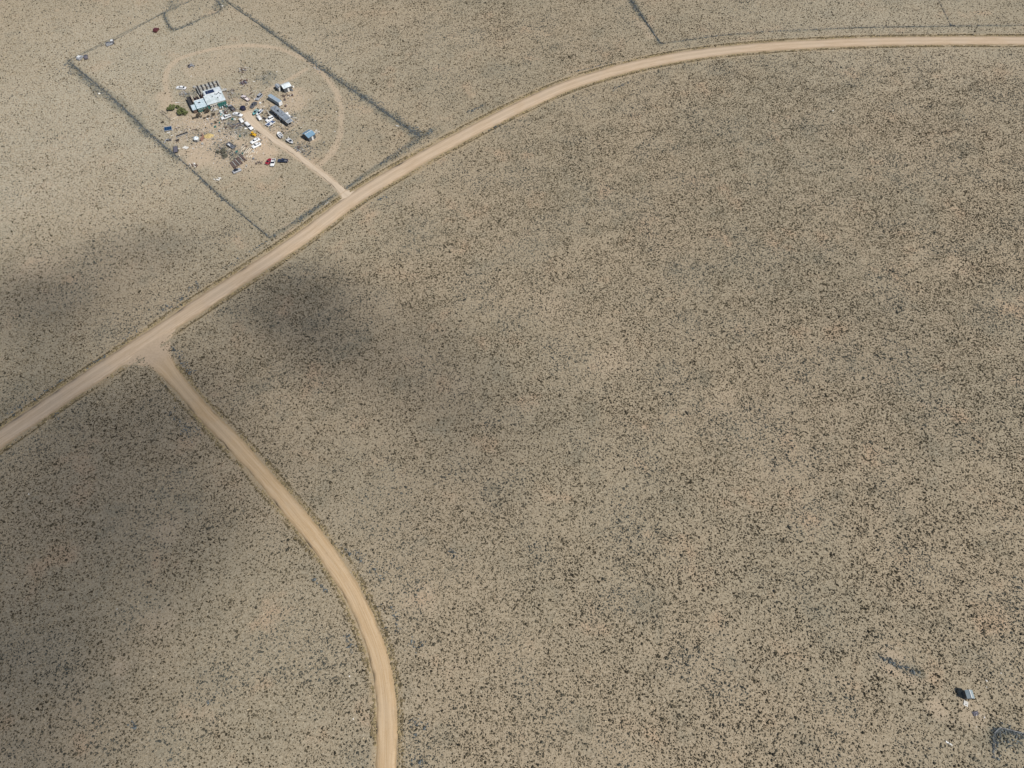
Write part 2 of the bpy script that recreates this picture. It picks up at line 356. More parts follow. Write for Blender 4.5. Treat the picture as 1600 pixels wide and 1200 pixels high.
# ------------------------------------------------------------------ roads
def road(name, P, w, mat, zbase, flare=None, flare_end=None, jag=.35, seed=1):
    T = np.gradient(P, axis=0); T /= np.hypot(*T.T)[:, None]; Nn = np.c_[-T[:, 1], T[:, 0]]
    d = np.r_[0, np.cumsum(np.hypot(*(P[1:] - P[:-1]).T))]
    us = np.array([-1, -.93, -.6, -.3, 0, .3, .6, .93, 1]); V = []; U = []; W = []
    for k, u in enumerate(us):
        hw = w / 2 + ((vnoise(d, d * 0 + u * 50, 2.5, seed) - .5) * jag * 2 + (vnoise(d, d * 0 + u * 9, 17, seed + 2) - .5) * jag * 2.4) * (abs(u) > .5)
        if flare: hw = hw + flare[0] * np.exp(-d / flare[1])
        if flare_end: hw = hw + flare_end[0] * np.exp(-(d[-1] - d) / flare_end[1])
        q = P + Nn * (u * hw)[:, None]
        z = zbase + .14 * (1 - u * u) - (.14 if abs(u) == 1 else 0)
        V.append(np.c_[q, np.full(len(q), z)]); U.append(np.full(len(q), u)); W.append(d)
    V = np.stack(V, 1).reshape(-1, 3); n = len(us); i = np.arange(len(P) * n).reshape(len(P), n)
    f = np.stack([i[:-1, :-1], i[1:, :-1], i[1:, 1:], i[:-1, 1:]], -1).reshape(-1, 4)[:, ::-1]
    o = raw_mesh(name, V, f, mat, {'across': np.stack(U, 1).ravel(), 'along': np.stack(W, 1).ravel()}, True)
    tag(o, kind='structure'); return o
def road_mat(name, c1, c2, c3, edge, mouth=None):
    m, N, L, P = newmat(name)
    cmb = N.new('ShaderNodeCombineXYZ'); L.new(math_(N, L, 'MULTIPLY', attr(N, 'across'), 5.0), cmb.inputs[0]); L.new(math_(N, L, 'MULTIPLY', attr(N, 'along'), .06), cmb.inputs[1])
    streak = noise(N, L, cmb.outputs[0], 1.6, 4, .6)
    pos = N.new('ShaderNodeNewGeometry').outputs['Position']; fine = noise(N, L, pos, 1.1, 4, .7); patch = noise(N, L, pos, .05, 3)
    c = mix(N, L, ramp(N, L, streak, .38, .62), c1, c2)
    c = mix(N, L, math_(N, L, 'MULTIPLY', ramp(N, L, patch, .45, .62), .6), c, c3)
    c = mix(N, L, math_(N, L, 'MULTIPLY', ramp(N, L, fine, .52, .75), .28), c, tuple(v * .6 for v in c1))
    a = math_(N, L, 'ABSOLUTE', attr(N, 'across'))
    rut = math_(N, L, 'ABSOLUTE', math_(N, L, 'SUBTRACT', a, .40))           # two worn wheel paths, loose gravel between
    rs = math_(N, L, 'MULTIPLY', ramp(N, L, rut, .16, .05), ramp(N, L, patch, .30, .60))
    c = mix(N, L, math_(N, L, 'MULTIPLY', rs, .30), c, tuple(min(1, v * 1.22) for v in c2))
    c = mix(N, L, math_(N, L, 'MULTIPLY', ramp(N, L, a, .10, .02), .18), c, tuple(v * .74 for v in c1))
    c = mix(N, L, math_(N, L, 'MULTIPLY', ramp(N, L, math_(N, L, 'ADD', a, math_(N, L, 'MULTIPLY', fine, .25)), .80, 1.08), .75), c, edge)
    if mouth: c = mix(N, L, math_(N, L, 'MULTIPLY', ramp(N, L, attr(N, 'along'), 19, 8), .9), c, mix(N, L, ramp(N, L, fine, .35, .7), mouth, tuple(v * .86 for v in mouth)))
    L.new(c, P.inputs['Base Color']); P.inputs['Roughness'].default_value = .95; P.inputs['Specular IOR Level'].default_value = .1
    b = N.new('ShaderNodeBump'); b.inputs['Strength'].default_value = .3; b.inputs['Distance'].default_value = .1
    L.new(streak, b.inputs['Height']); L.new(b.outputs[0], P.inputs['Normal']); return m
RM = road_mat('graded_dirt', (.440, .328, .218), (.512, .395, .276), (.462, .366, .266), (.32, .235, .15))
RS = road_mat('side_dirt', (.455, .315, .175), (.520, .385, .240), (.480, .365, .240), (.35, .25, .14), mouth=(.475, .365, .255))
RD = road_mat('drive_dirt', (.50, .40, .29), (.57, .46, .34), (.53, .43, .32), (.40, .32, .22))
road('road', main_c, 7.9, RM, .07)
road('side_road', side_c, 5.5, RS, .035, flare=(14.0, 6.5), seed=4, jag=.45)
road('track', drive_c, 3.4, RD, -.02, flare=(4.5, 4.0), flare_end=(3.0, 9.0), jag=.8, seed=9)

# ------------------------------------------------------------------ plants of the steppe (one mesh each, countless plants)
def dome_templates(n, seed, spiky=.35):
    r = np.random.default_rng(seed); T = []
    for _ in range(n):
        a = np.linspace(0, 2 * np.pi, 6)[:5] + r.normal(0, .2, 5); b = a + .6
        base = np.c_[np.cos(a), np.sin(a), np.zeros(5) - .08] * (1 + r.normal(0, spiky, (5, 1))) * np.array([.85, .85, 1])
        midr = np.c_[np.cos(b), np.sin(b)] * (.8 + r.normal(0, spiky * .6, (5, 1)))
        mid = np.c_[midr, .45 + r.normal(0, .16, 5)]
        top = np.array([[r.normal(0, .2), r.normal(0, .2), .9 + r.normal(0, .12)]])
        T.append(np.vstack([base, mid, top]))
    F = []
    for i in range(5):
        j = (i + 1) % 5; F += [(i, j, 5 + i), (j, 5 + j, 5 + i), (5 + i, 5 + j, 10)]
    return np.array(T), np.array(F)
TPL, TF = dome_templates(24, 5)
def scatter_clumps(name, X, Y, R_, Hh, tone, mat, Z=None, elong=.35):
    n = len(X); k = rng.integers(0, len(TPL), n); th = rng.random(n) * 2 * np.pi
    V = TPL[k].copy(); st = 1 + rng.normal(0, elong, n) * .6
    vx = V[:, :, 0] * (R_ * np.clip(st, .5, 1.9))[:, None]; vy = V[:, :, 1] * (R_ / np.clip(st, .6, 1.6))[:, None]
    c, s = np.cos(th)[:, None], np.sin(th)[:, None]
    out = np.empty((n, 11, 3)); out[:, :, 0] = vx * c - vy * s + X[:, None]; out[:, :, 1] = vx * s + vy * c + Y[:, None]
    out[:, :, 2] = V[:, :, 2] * Hh[:, None] + (0 if Z is None else Z[:, None])
    F = (TF[None] + (np.arange(n) * 11)[:, None, None]).reshape(-1, 3)
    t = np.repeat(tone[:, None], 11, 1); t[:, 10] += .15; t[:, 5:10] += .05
    return raw_mesh(name, out.reshape(-1, 3), F, mat, {'tone': np.clip(t, 0, 1).ravel()})
def region(n, y0=-8, y1=458):
    y = y0 + rng.random(n) * (y1 - y0); hw = 165 + .37 * np.clip(y, 0, None)
    x = (rng.random(n) * 2 - 1) * hw
    keep = rng.random(n) < hw / (165 + .37 * y1); return x[keep], y[keep]
AREA = 466 * 2 * (165 + .37 * 458)
def big_mask(X, Y, keepout=True):
    dm, ds, dd, bare, verge, weed = fields(X, Y)
    ok = (dm > 4.6) & (ds > 3.6) & (dd > 1.8); return ok, dm, ds, dd, bare, verge, weed
def sagebrush():
    DM = 4.0; X, Y = region(int(AREA * DM))
    ok, dm, ds, dd, bare, verge, weed = big_mask(X, Y)
    cl = fbm(X, Y, 22, 21, 4); sm = fbm((X * .88 + Y * .47) * .5, -X * .47 + Y * .88, 4.5, 31, 3); fl = fbm(X, Y, 80, 77, 2)
    p = density(X, Y) * np.clip(.75 + .5 * cl, .4, 1.5) * np.clip(.25 + 1.5 * sm, .25, 1.6) * 3.2
    p *= (1 - .93 * bare) * (1 - .55 * verge) * (1 + weed * .8)
    keep = ok & (rng.random(len(X)) < p / DM); X, Y, cl, weed, ver = X[keep], Y[keep], cl[keep], weed[keep], verge[keep]
    n = len(X); r = np.clip(rng.lognormal(-1.79, .37, n), .09, .55)
    tone = np.clip(rng.beta(1.6, 2.6, n) + (.2 - cl * .4), 0, 1)
    m = clump_mat('sagebrush_leaves', (.026, .021, .013), (.150, .126, .082), ((.036, .037, .030), (.145, .143, .118)))
    o = scatter_clumps('sagebrush', X, Y, r, r * (.95 + .5 * rng.random(n)), tone, m)
    tag(o, 'low dark sagebrush plants dotted all over the pale steppe', 'sagebrush', kind='stuff'); print('sage', n)
sagebrush()
def bunchgrass():
    DM = 3.0; X, Y = region(int(AREA * DM))
    ok, dm, ds, dd, bare, verge, weed = big_mask(X, Y)
    p = (.7 + 2.2 * fbm(X, Y, 9, 51)) * (.45 + .55 * np.clip(density(X, Y), 0, 1.1)) * (1 - .9 * bare) * (1 + verge * .6)
    keep = ok & (rng.random(len(X)) < p / DM); X, Y = X[keep], Y[keep]; n = len(X)
    r = np.clip(rng.lognormal(-1.75, .3, n), .09, .4)
    m = clump_mat('bunchgrass_blades', (.11, .085, .052), (.46, .38, .26))
    tag(scatter_clumps('bunchgrass', X, Y, r, r * (.8 + .5 * rng.random(n)), rng.beta(2, 2, n), m), 'pale dry bunchgrass between the sagebrush plants', 'grass', kind='stuff')
    print('grass', n)
bunchgrass()
def along(P, spacing):
    P = np.asarray(P); d = np.r_[0, np.cumsum(np.hypot(*(P[1:] - P[:-1]).T))]
    n = max(2, int(d[-1] / spacing)); t = rng.random(n) * d[-1]
    q = np.c_[np.interp(t, d, P[:, 0]), np.interp(t, d, P[:, 1])]
    T = np.gradient(P, axis=0); T /= np.hypot(*T.T)[:, None]
    tx, ty = np.interp(t, d, T[:, 0]), np.interp(t, d, T[:, 1]); L = np.hypot(tx, ty)
    return q, np.c_[-ty / L, tx / L], t, d[-1]
def roadside():
    XS = []; YS = []; RR = []; TN = []
    for P, hw, k in ((main_c, 4.15, 1.0), (side_c, 2.85, .9), (main_c, 5.4, 1.6), (side_c, 3.9, 1.6)):
        for s in (-1, 1):
            q, nn, t, L = along(P, .17 if k < 1.5 else .15)
            off = hw + .45 + np.abs(rng.normal(0, .38 if k < 1.5 else .3, len(t))); gate = fbm(t, t * 0 + s * 40, 9, 61 + int(k * 5)) > (.36 if k < 1.5 else .33)
            q = q + nn * (s * off)[:, None]; q = q[gate]
            XS.append(q[:, 0]); YS.append(q[:, 1]); RR.append(np.clip(rng.lognormal(-1.35, .35, len(q)), .12, .6)); TN.append(np.clip(rng.random(len(q)) * (.8 if k < 1.5 else .45) + (.2 if k < 1.5 else 0), 0, 1))
    X, Y, r, t = map(np.concatenate, (XS, YS, RR, TN))
    dm, ds, dd = pdist(X, Y, simp(main_c, 2)), pdist(X, Y, simp(side_c, 2)), pdist(X, Y, simp(drive_c, 2))
    side_start = G(240, 552)
    k = (dm > 4.5) & (ds > 3.1) & (dd > 2.6) & (np.hypot(X - side_start[0], Y - side_start[1]) > 12); X, Y, r, t = X[k], Y[k], r[k], t[k]
    m = clump_mat('roadside_grass_blades', (.045, .036, .022), (.36, .28, .15))
    tag(scatter_clumps('roadside_grass', X, Y, r, r * .8, t, m), 'straw coloured grass and weeds along both edges of the dirt roads', 'grass', kind='stuff')
roadside()
def tumbleweeds():
    XS = []; YS = []; RR = []; TT = []
    def strip(P, n_per_m, width, side=0.0, gate=None, bias=0.0, size=-1.35, seed=0):
        if n_per_m > 6: n_per_m *= .72; width *= 1.25
        P = smooth_line(P, 1.0, 1); q, nn, t, L = along(P, 1 / n_per_m)
        wv = width * (.12 + 1.9 * vnoise(t, t * 0 + seed, 13, 80 + seed) ** 1.6)
        off = side * np.abs(rng.normal(0, 1, len(t))) * wv if side else rng.normal(0, 1, len(t)) * wv * .6
        keep = np.ones(len(t), bool)
        if gate is not None: keep = vnoise(t, t * 0 + seed * 3.1, 11, 90 + seed) > gate
        q = (q + nn * (off + bias)[:, None])[keep]
        XS.append(q[:, 0]); YS.append(q[:, 1]); RR.append(np.clip(rng.lognormal(size, .3, len(q)), .15, .8)); TT.append(rng.random(len(q)))
    f = fence_g
    for i, k in enumerate(('left', 'right', 'far_a')): strip(f[k], 1.6, .35, gate=.35, seed=i + 5)
    for i, (seg_, w_, npm, sd) in enumerate((([(108, 97), (140, 124), (187, 163), (235, 210)], 2.3, 5.2, -1), ([(228, 204), (255, 228), (284, 251)], 1.9, 4.6, -1), ([(294, 260), (330, 294), (350, 313)], 1.8, 2.6, -1),
            ([(340, 304), (380, 338)], 1.6, 1.4, 1), ([(370, 10), (410, 40)], .8, 2.2, 1), ([(410, 41), (450, 70), (492, 101)], 1.7, 4.2, 1), ([(480, 93), (520, 121), (557, 145)], 2.4, 5.0, 1), ([(548, 140), (572, 156)], 1.6, 3.6, -1),
            ([(565, 151), (610, 183), (657, 214)], 2.6, 5.4, 1), ([(625, 194), (655, 213)], 1.2, 4, -1), ([(978, -12), (1033, 69)], 1.5, 5.5, -1))):
        strip(GP(seg_), npm, w_, side=sd, seed=60 + i); strip(GP(seg_), npm * .5, w_ * .35, side=-sd, seed=60 + i)
    for i, k in enumerate(('left', 'right', 'north', 'pen', 'far_a', 'far_b', 'far_c', 'corner')):
        strip(f[k], 3.6 if k in ('left', 'right', 'far_a', 'corner') else 2.2, .13, size=-1.4, seed=i + 10)
    strip(f['north'], 1.2, .8, gate=.5, seed=20); strip(f['pen'], 4.0, 1.1, gate=.35, seed=21)
    strip(f['road_a'], 5, 1.3, gate=.3, seed=22); strip(f['road_b'], 6, 1.5, gate=.25, seed=23)
    strip(f['corner'], 5, .7, side=-1, seed=24); strip(GP([(1552, 1138), (1575, 1143), (1600, 1150)]), 8, .7, seed=25); strip(GP([(1554, 1138), (1554, 1160)]), 8, .7, seed=26)
    strip(GP([(1372, 1026), (1390, 1032), (1405, 1041), (1420, 1049), (1437, 1053)]), 11, .75, seed=27)
    strip(GP([(106, 97), (130, 118), (150, 133)]), 4, 3.0, side=-1, seed=28)
    strip(GP([(657, 214), (668, 208), (678, 203)]), 14, 1.4, seed=29); strip(GP([(560, 146), (600, 175), (655, 212)]), 5, 1.6, side=1, seed=30)
    strip(GP([(1484, 40), (1486, 41), (1492, 40)]), 14, .8, seed=33)
    # drifts caught along the north-west side of the main road and beside the side road
    for i, (seg, w_, npm) in enumerate((
        ([(130, 578), (165, 556)], 1.3, 12), ([(190, 530), (215, 514)], 1.0, 8), ([(250, 488), (295, 462)], 1.2, 13), ([(290, 455), (312, 444)], 1.2, 13), ([(350, 420), (420, 375)], 1.2, 4),
        ([(100, 592), (60, 620)], 1.2, 9), ([(10, 650), (60, 622)], 1.4, 7), ([(730, 176), (760, 162)], 1.3, 9), ([(900, 112), (985, 92)], 1.2, 4), ([(270, 540), (300, 585)], 2.4, 7), ([(260, 640), (310, 690)], 3.0, 7),
        ([(552, 862), (570, 880)], 1.3, 13), ([(575, 885), (600, 905)], 1.3, 11), ([(490, 905), (512, 925)], 1.2, 12), ([(610, 960), (625, 968)], 1.6, 11), ([(598, 940), (625, 985)], 2.0, 4), ([(640, 1000), (660, 1015)], 1.6, 9), ([(520, 850), (552, 868)], 1.6, 5),
        ([(80, 640), (95, 655)], 1.2, 9), ([(640, 1125), (668, 1140)], 1.6, 9), ([(645, 1180), (660, 1200)], 1.6, 8), ([(540, 990), (552, 1020)], 1.0, 8), ([(700, 860), (720, 870)], 1.4, 6), ([(955, 140), (985, 128)], 1.6, 8), ([(590, 312), (606, 306)], 1.6, 8), ([(745, 205), (790, 195)], 1.6, 5), ([(205, 1128), (212, 1138)], .9, 14), ([(325, 1088), (332, 1095)], .9, 12))):
        strip(GP(seg), npm * .62, w_ * 1.3, seed=40 + i)
    # brush piled inside the farmyard
    for a, b, r, s in weed_g:
        n = int(r * r * 3.14 * s * .8); th = rng.random(n) * 6.28; rr = np.sqrt(rng.random(n)) * r
        XS.append(a + rr * np.cos(th)); YS.append(b + rr * np.sin(th)); RR.append(np.clip(rng.lognormal(-1.35, .3, n), .12, .5)); TT.append(rng.random(n))
    X, Y, r, t = map(np.concatenate, (XS, YS, RR, TT))
    dm, ds, dd = pdist(X, Y, simp(main_c, 2)), pdist(X, Y, simp(side_c, 2)), pdist(X, Y, simp(drive_c, 2))
    k = (dm > 4.8) & (ds > 3.8) & (dd > 2.2); X, Y, r, t = X[k], Y[k], r[k], t[k]
    m = clump_mat('tumbleweed_stems', (.038, .044, .045), (.150, .165, .163))
    tag(scatter_clumps('tumbleweeds', X, Y, r, r * 1.15, t, m), 'blue grey tumbleweeds drifted against fences and road edges', 'tumbleweeds', kind='stuff'); print('tw', len(X))
tumbleweeds()
def rubble():
    XS = []; YS = []
    for (a, b, r, n) in ((300, 147, 4, 60), (352, 178, 6, 110), (345, 172, 4, 60), (357, 150, 4, 70), (350, 143, 4, 60), (370, 200, 6, 60), (360, 235, 8, 80), (385, 236, 6, 50), (380, 129, 4, 50), (380, 110, 5, 25), (298, 104, 4, 25),
                         (455, 190, 5, 50), (425, 195, 5, 40), (400, 172, 5, 40), (468, 234, 5, 40), (415, 122, 7, 40), (288, 208, 6, 50), (400, 256, 6, 40), (300, 258, 3, 20), (275, 205, 9, 35), (490, 209, 2.5, 30), (385, 155, 8, 45), (340, 195, 10, 50), (440, 185, 12, 60)):
        c = G(a, b); XS.append(c[0] + rng.normal(0, r * .5, n)); YS.append(c[1] + rng.normal(0, r * .5, n))
    for a, b, r, n in ((385, 190, 42, 700), (350, 200, 26, 520), (300, 205, 22, 340), (440, 180, 26, 360), (345, 172, 12, 200), (365, 205, 14, 220)):
        c = G(a, b); XS.append(c[0] + rng.normal(0, r * .45, n)); YS.append(c[1] + rng.normal(0, r * .45, n))
    X, Y = np.concatenate(XS), np.concatenate(YS); k = pdist(X, Y, simp(drive_c, 2)) > 2.4; X, Y = X[k], Y[k]; n = len(X)
    m = clump_mat('litter', (.04, .036, .034), (.66, .63, .58))
    tag(scatter_clumps('rubble', X, Y, np.clip(rng.lognormal(-1.7, .35, n), .08, .4), .1 + .25 * rng.random(n), rng.beta(.8, 1.1, n), m), 'small litter and rubble strewn over the farmyard', 'rubble', kind='stuff')
rubble()

# ------------------------------------------------------------------ cloud that shades the left of the view (far above the camera)
def cloud():
    ALT = 900.0; off = (S.x / S.z * ALT, S.y / S.z * ALT)  # puffs stand between the sun and the ground they shade
    spots = [(490, 505, 30, 21, .5), (575, 530, 32, 22, .42), (650, 580, 32, 22, .32), (410, 480, 24, 16, .5), (10, 485, 32, 22, .8), (110, 440, 34, 16, .4), (245, 385, 34, 12, .38), (60, 590, 60, 26, .4), (265, 665, 34, 26, .5), (30, 690, 44, 30, .5), (60, 800, 36, 34, .36),
             (130, 930, 42, 34, .5), (-30, 1000, 36, 60, .95), (330, 830, 34, 24, .2), (750, 650, 30, 24, .26), (690, 790, 30, 24, .16), (430, 720, 30, 20, .22), (250, 470, 50, 20, .22), (1300, 560, 90, 50, .06), (30, 1180, 24, 20, .4)]
    g = np.arange(-440, 441, 5.0); gy = np.arange(-80, 561, 5.0); X, Y = np.meshgrid(g, gy); x, y = X.ravel(), Y.ravel(); h = np.zeros(len(x))
    wx, wy = (fbm(x, y, 60, 3) - .5) * 30, (fbm(x, y, 60, 9) - .5) * 30
    for a, b, rx, ry, s in spots:
        c = G(a, b); h += s * np.exp(-(((x + wx - c[0]) / rx) ** 2 + ((y + wy - c[1]) / ry) ** 2))
    h = h * (.45 + 1.1 * fbm(x, y, 42, 14, 4)) * 11 + .1
    edge = (x < g[0] + 1) | (x > g[-1] - 1) | (y < gy[0] + 1) | (y > gy[-1] - 1); h[edge] = .01
    nx, ny = len(g), len(gy); n = nx * ny; i = np.arange(n).reshape(ny, nx)
    t = np.stack([i[:-1, :-1], i[:-1, 1:], i[1:, 1:], i[1:, :-1]], -1).reshape(-1, 4); b = t[:, ::-1] + n
    per = np.r_[i[0, :], i[1:, -1], i[-1, -2::-1], i[-2:0:-1, 0]]; q = np.roll(per, -1)
    sd = np.c_[per + n, q + n, q, per]
    V = np.r_[np.c_[x, y, h], np.c_[x, y, -h]] + np.array([off[0], off[1], ALT])
    m = bpy.data.materials.new('cloud_vapour'); m.use_nodes = True; N, L = m.node_tree.nodes, m.node_tree.links
    N.remove(N['Principled BSDF']); v = N.new('ShaderNodeVolumePrincipled'); v.inputs['Density'].default_value = .034; v.inputs['Color'].default_value = (.95, .95, .95, 1)
    L.new(v.outputs[0], N['Material Output'].inputs['Volume'])
    o = raw_mesh('cloud', V, np.r_[t, b, sd], m); tag(o, kind='structure')
cloud()

# ------------------------------------------------------------------ fences
def fence(P, label, kind_w='wire'):
    P = np.asarray(P); root = thing('fence', label, 'fence', (*P[0], 0), 0, 'wire fences round the parcels')
    d = np.r_[0, np.cumsum(np.hypot(*(P[1:] - P[:-1]).T))]; L = d[-1]; n = max(3, min(95, int(L / 3.4)))
    pt = lambda t: (np.interp(t, d, P[:, 0]) - P[0][0], np.interp(t, d, P[:, 1]) - P[0][1])
    base = MB().cyl((0, 0, -.2), (0, 0, 1.35), .055, .045, 6).build('post', DARKWOOD, root); pts = []
    for i in range(n + 1):
        x, y = pt(L * i / n); o = base if i == 0 else base.copy()
        if i: C.objects.link(o); o.parent = root
        o.location = (x, y, 0); o.rotation_euler = (rng.normal(0, .03), rng.normal(0, .03), 0); pts.append((x, y))
    m = MB()
    for z in (.25, .5, .75, 1.0, 1.2):
        for a, b in zip(pts[:-1], pts[1:]): m.cyl((a[0], a[1], z), (b[0], b[1], z), .008, n=3, cap=False)
    m.build('wire', STEEL, root)
F = fence_g
fence(F['left'], 'long wire fence buried in tumbleweeds on the lower left side of the farm parcel')
fence(F['right'], 'long straight wire fence on the upper right side of the farm parcel')
fence(F['north'], 'thin wire fence on the far upper left side of the farm parcel, beside the wrecks')
fence(F['pen'], 'crooked fence closing off the small pen in the far corner of the farm parcel')
fence(F['road_a'], 'roadside fence between the driveway and the lowest corner of the farm parcel')
fence(F['road_b'], 'roadside fence between the driveway and the right corner of the farm parcel')
fence(F['far_a'], 'fence with dark weeds running down from the top edge to the main road')
fence(F['far_b'], 'long fence following the far side of the main road at the top right')
fence(F['far_c'], 'short fence meeting the roadside fence at the top right edge of the view')
fence(F['corner'], 'fence corner full of dark weeds below the lone small shed')

# ------------------------------------------------------------------ placing helpers
def seg(p, q, z=0.0):
    a, b = Vector(G(*p, z)), Vector(G(*q, z)); d = b - a
    return (a + b) / 2, d.length, math.atan2(d.y, d.x)
def rect(A, B, Cc, D, z=0.0):
    """photo corners far-left, far-right, near-right, near-left at height z -> centre, length, width, angle"""
    a, b, c, d = (Vector(G(*p, z)) for p in (A, B, Cc, D)); ce = (a + b + c + d) / 4
    e = (b - a) + (c - d); ln = ((b - a).length + (c - d).length) / 2; wd = ((a - d).length + (b - c).length) / 2
    return ce, ln, wd, math.atan2(e.y, e.x)

# ------------------------------------------------------------------ vehicles
def wheels(root, xs, yh, r=.34, wd=.22):
    for x in xs:
        for s in (-1, 1):
            wl = MB().cyl((x, s * yh - wd / 2, r), (x, s * yh + wd / 2, r), r, n=14).build('wheel', BLACKM, root)
            MB().cyl((x, s * (yh + wd / 2 - .02) - .02, r), (x, s * (yh + wd / 2 - .02) + .04, r), r * .55, n=10).build('rim', STEEL, wl)
def lights(root, xf, xr, yh, z):
    for s in (-1, 1):
        MB().box((xf, s * yh, z), (.08, .32, .16)).build('headlight', LAMP, root)
        MB().box((xr, s * yh, z + .05), (.07, .26, .18)).build('tail_light', REDLAMP, root)
def sedan(label, rear, front, col, roofcol=None, group='parked cars in the farmyard', kind='sedan', L=None, cat='car'):
    c, ln, rz = seg(rear, front, .7); ln = L or min(max(ln, 4.2), 5.6); k = ln / 4.8
    t = thing('parked_car', label, cat, (c.x, c.y, 0), rz, group)
    hood = .98 if kind == 'sedan' else 1.05
    prof = [(-2.38, .38), (-2.42, .75), (-2.3, .98), (-1.55, 1.02), (1.05, 1.02), (2.15, .86), (2.38, .68), (2.40, .36), (1.9, .26), (-1.9, .26)]
    prof = [(x * k, z) for x, z in prof]
    MB().prism(prof, [-.92, -.80, .80, .92], [(.96, -.12), (1, 0), (1, 0), (.96, -.12)]).build('body', col, t)
    if kind == 'sedan': cab = [(-1.75, 1.0), (-1.1, 1.42), (.25, 1.42), (1.05, 1.0)]; rx = (-1.12, .27)
    else: cab = [(-2.3, 1.0), (-2.2, 1.66), (.2, 1.66), (1.0, 1.02)]; rx = (-2.22, .22)
    zt = cab[1][1]
    MB().prism([(x * k, z) for x, z in cab], [-.80, -.66, .66, .80], [(1, -.38), (.99, 0), (.99, 0), (1, -.38)]).build('windows', GLASS, t)
    cx = (rx[0] + rx[1]) / 2 * k
    MB().box((cx, 0, zt + .02), ((rx[1] - rx[0]) * k + .08, 1.40, .05), top=.95).build('roof', roofcol or col, t)
    pl = MB()
    for s in (-1, 1):
        for x0, x1 in ((cab[0][0], cab[1][0]), (cab[3][0], cab[2][0])):
            pl.cyl((x0 * k, s * .79, 1.0), (x1 * k, s * .68, zt + .02), .045, n=5)
        pl.cyl((cx, s * .80, 1.0), (cx, s * .69, zt + .02), .04, n=5)
    pl.build('window_pillar', col, t)
    bp = MB().box((2.42 * k, 0, .5), (.12, 1.7, .18)).build('bumper', STEEL, t); MB().box((-2.44 * k, 0, .52), (.12, 1.7, .18)).build('bumper', STEEL, t)
    lights(t, 2.37 * k, -2.40 * k, .66, .70); wheels(t, (-1.45 * k, 1.5 * k), .80)
    return t
def pickup(label, rear, front, col, bedcol=BLACKM, group='parked pickups and trucks in the farmyard', hoodcol=None, cap=False, L=None):
    c, ln, rz = seg(rear, front, .7); ln = L or min(max(ln, 4.8), 6.0); k = ln / 5.4
    t = thing('pickup_truck', label, 'pickup', (c.x, c.y, 0), rz, group)
    MB().box((-.1 * k, 0, .5), (5.1 * k, 1.5, .22)).build('chassis', BLACKM, t)
    hood = [(.95, .5), (.95, 1.12), (1.2, 1.14), (2.5, 1.04), (2.68, .85), (2.68, .5)]
    MB().prism([(x * k, z) for x, z in hood], [-.93, -.8, .8, .93], [(.98, -.1), (1, 0), (1, 0), (.98, -.1)]).build('hood', hoodcol or col, t)
    MB().box((.15 * k, 0, .84), (1.7 * k, 1.88, .66)).build('cab', col, t)
    MB().prism([(x * k, z) for x, z in [(-.68, 1.15), (-.55, 1.68), (.42, 1.68), (1.15, 1.15)]], [-.86, -.70, .70, .86], [(1, -.5), (.98, 0), (.98, 0), (1, -.5)]).build('windows', GLASS, t)
    MB().box((-.07 * k, 0, 1.70), (1.05 * k, 1.46, .06), top=.95).build('roof', col, t)
    bed = MB(); bx, bl = -1.72 * k, 1.95 * k
    bed.box((bx, .88, .95), (bl, .10, .56)).box((bx, -.88, .95), (bl, .10, .56)).box((bx - bl / 2 + .05, 0, .95), (.10, 1.66, .56)).box((bx + bl / 2 - .05, 0, .98), (.08, 1.66, .60))
    bed.build('cargo_bed', col, t); MB().box((bx, 0, .70), (bl - .2, 1.64, .06)).build('bed_floor', bedcol, t)
    if cap: MB().prism([((bx - bl / 2 * .98), 1.24), (bx - bl / 2 * .92, 1.72), (bx + bl / 2 * .95, 1.72), (bx + bl / 2 * .98, 1.24)], [-.9, -.76, .76, .9], [(1, -.3), (1, 0), (1, 0), (1, -.3)]).build('bed_cap', col, t)
    MB().box((2.74 * k, 0, .55), (.12, 1.8, .2)).build('bumper', STEEL, t); MB().box((-2.76 * k, 0, .55), (.12, 1.8, .2)).build('bumper', STEEL, t)
    lights(t, 2.69 * k, -2.72 * k, .7, .82); wheels(t, (-1.7 * k, 1.75 * k), .82, .39, .25); return t
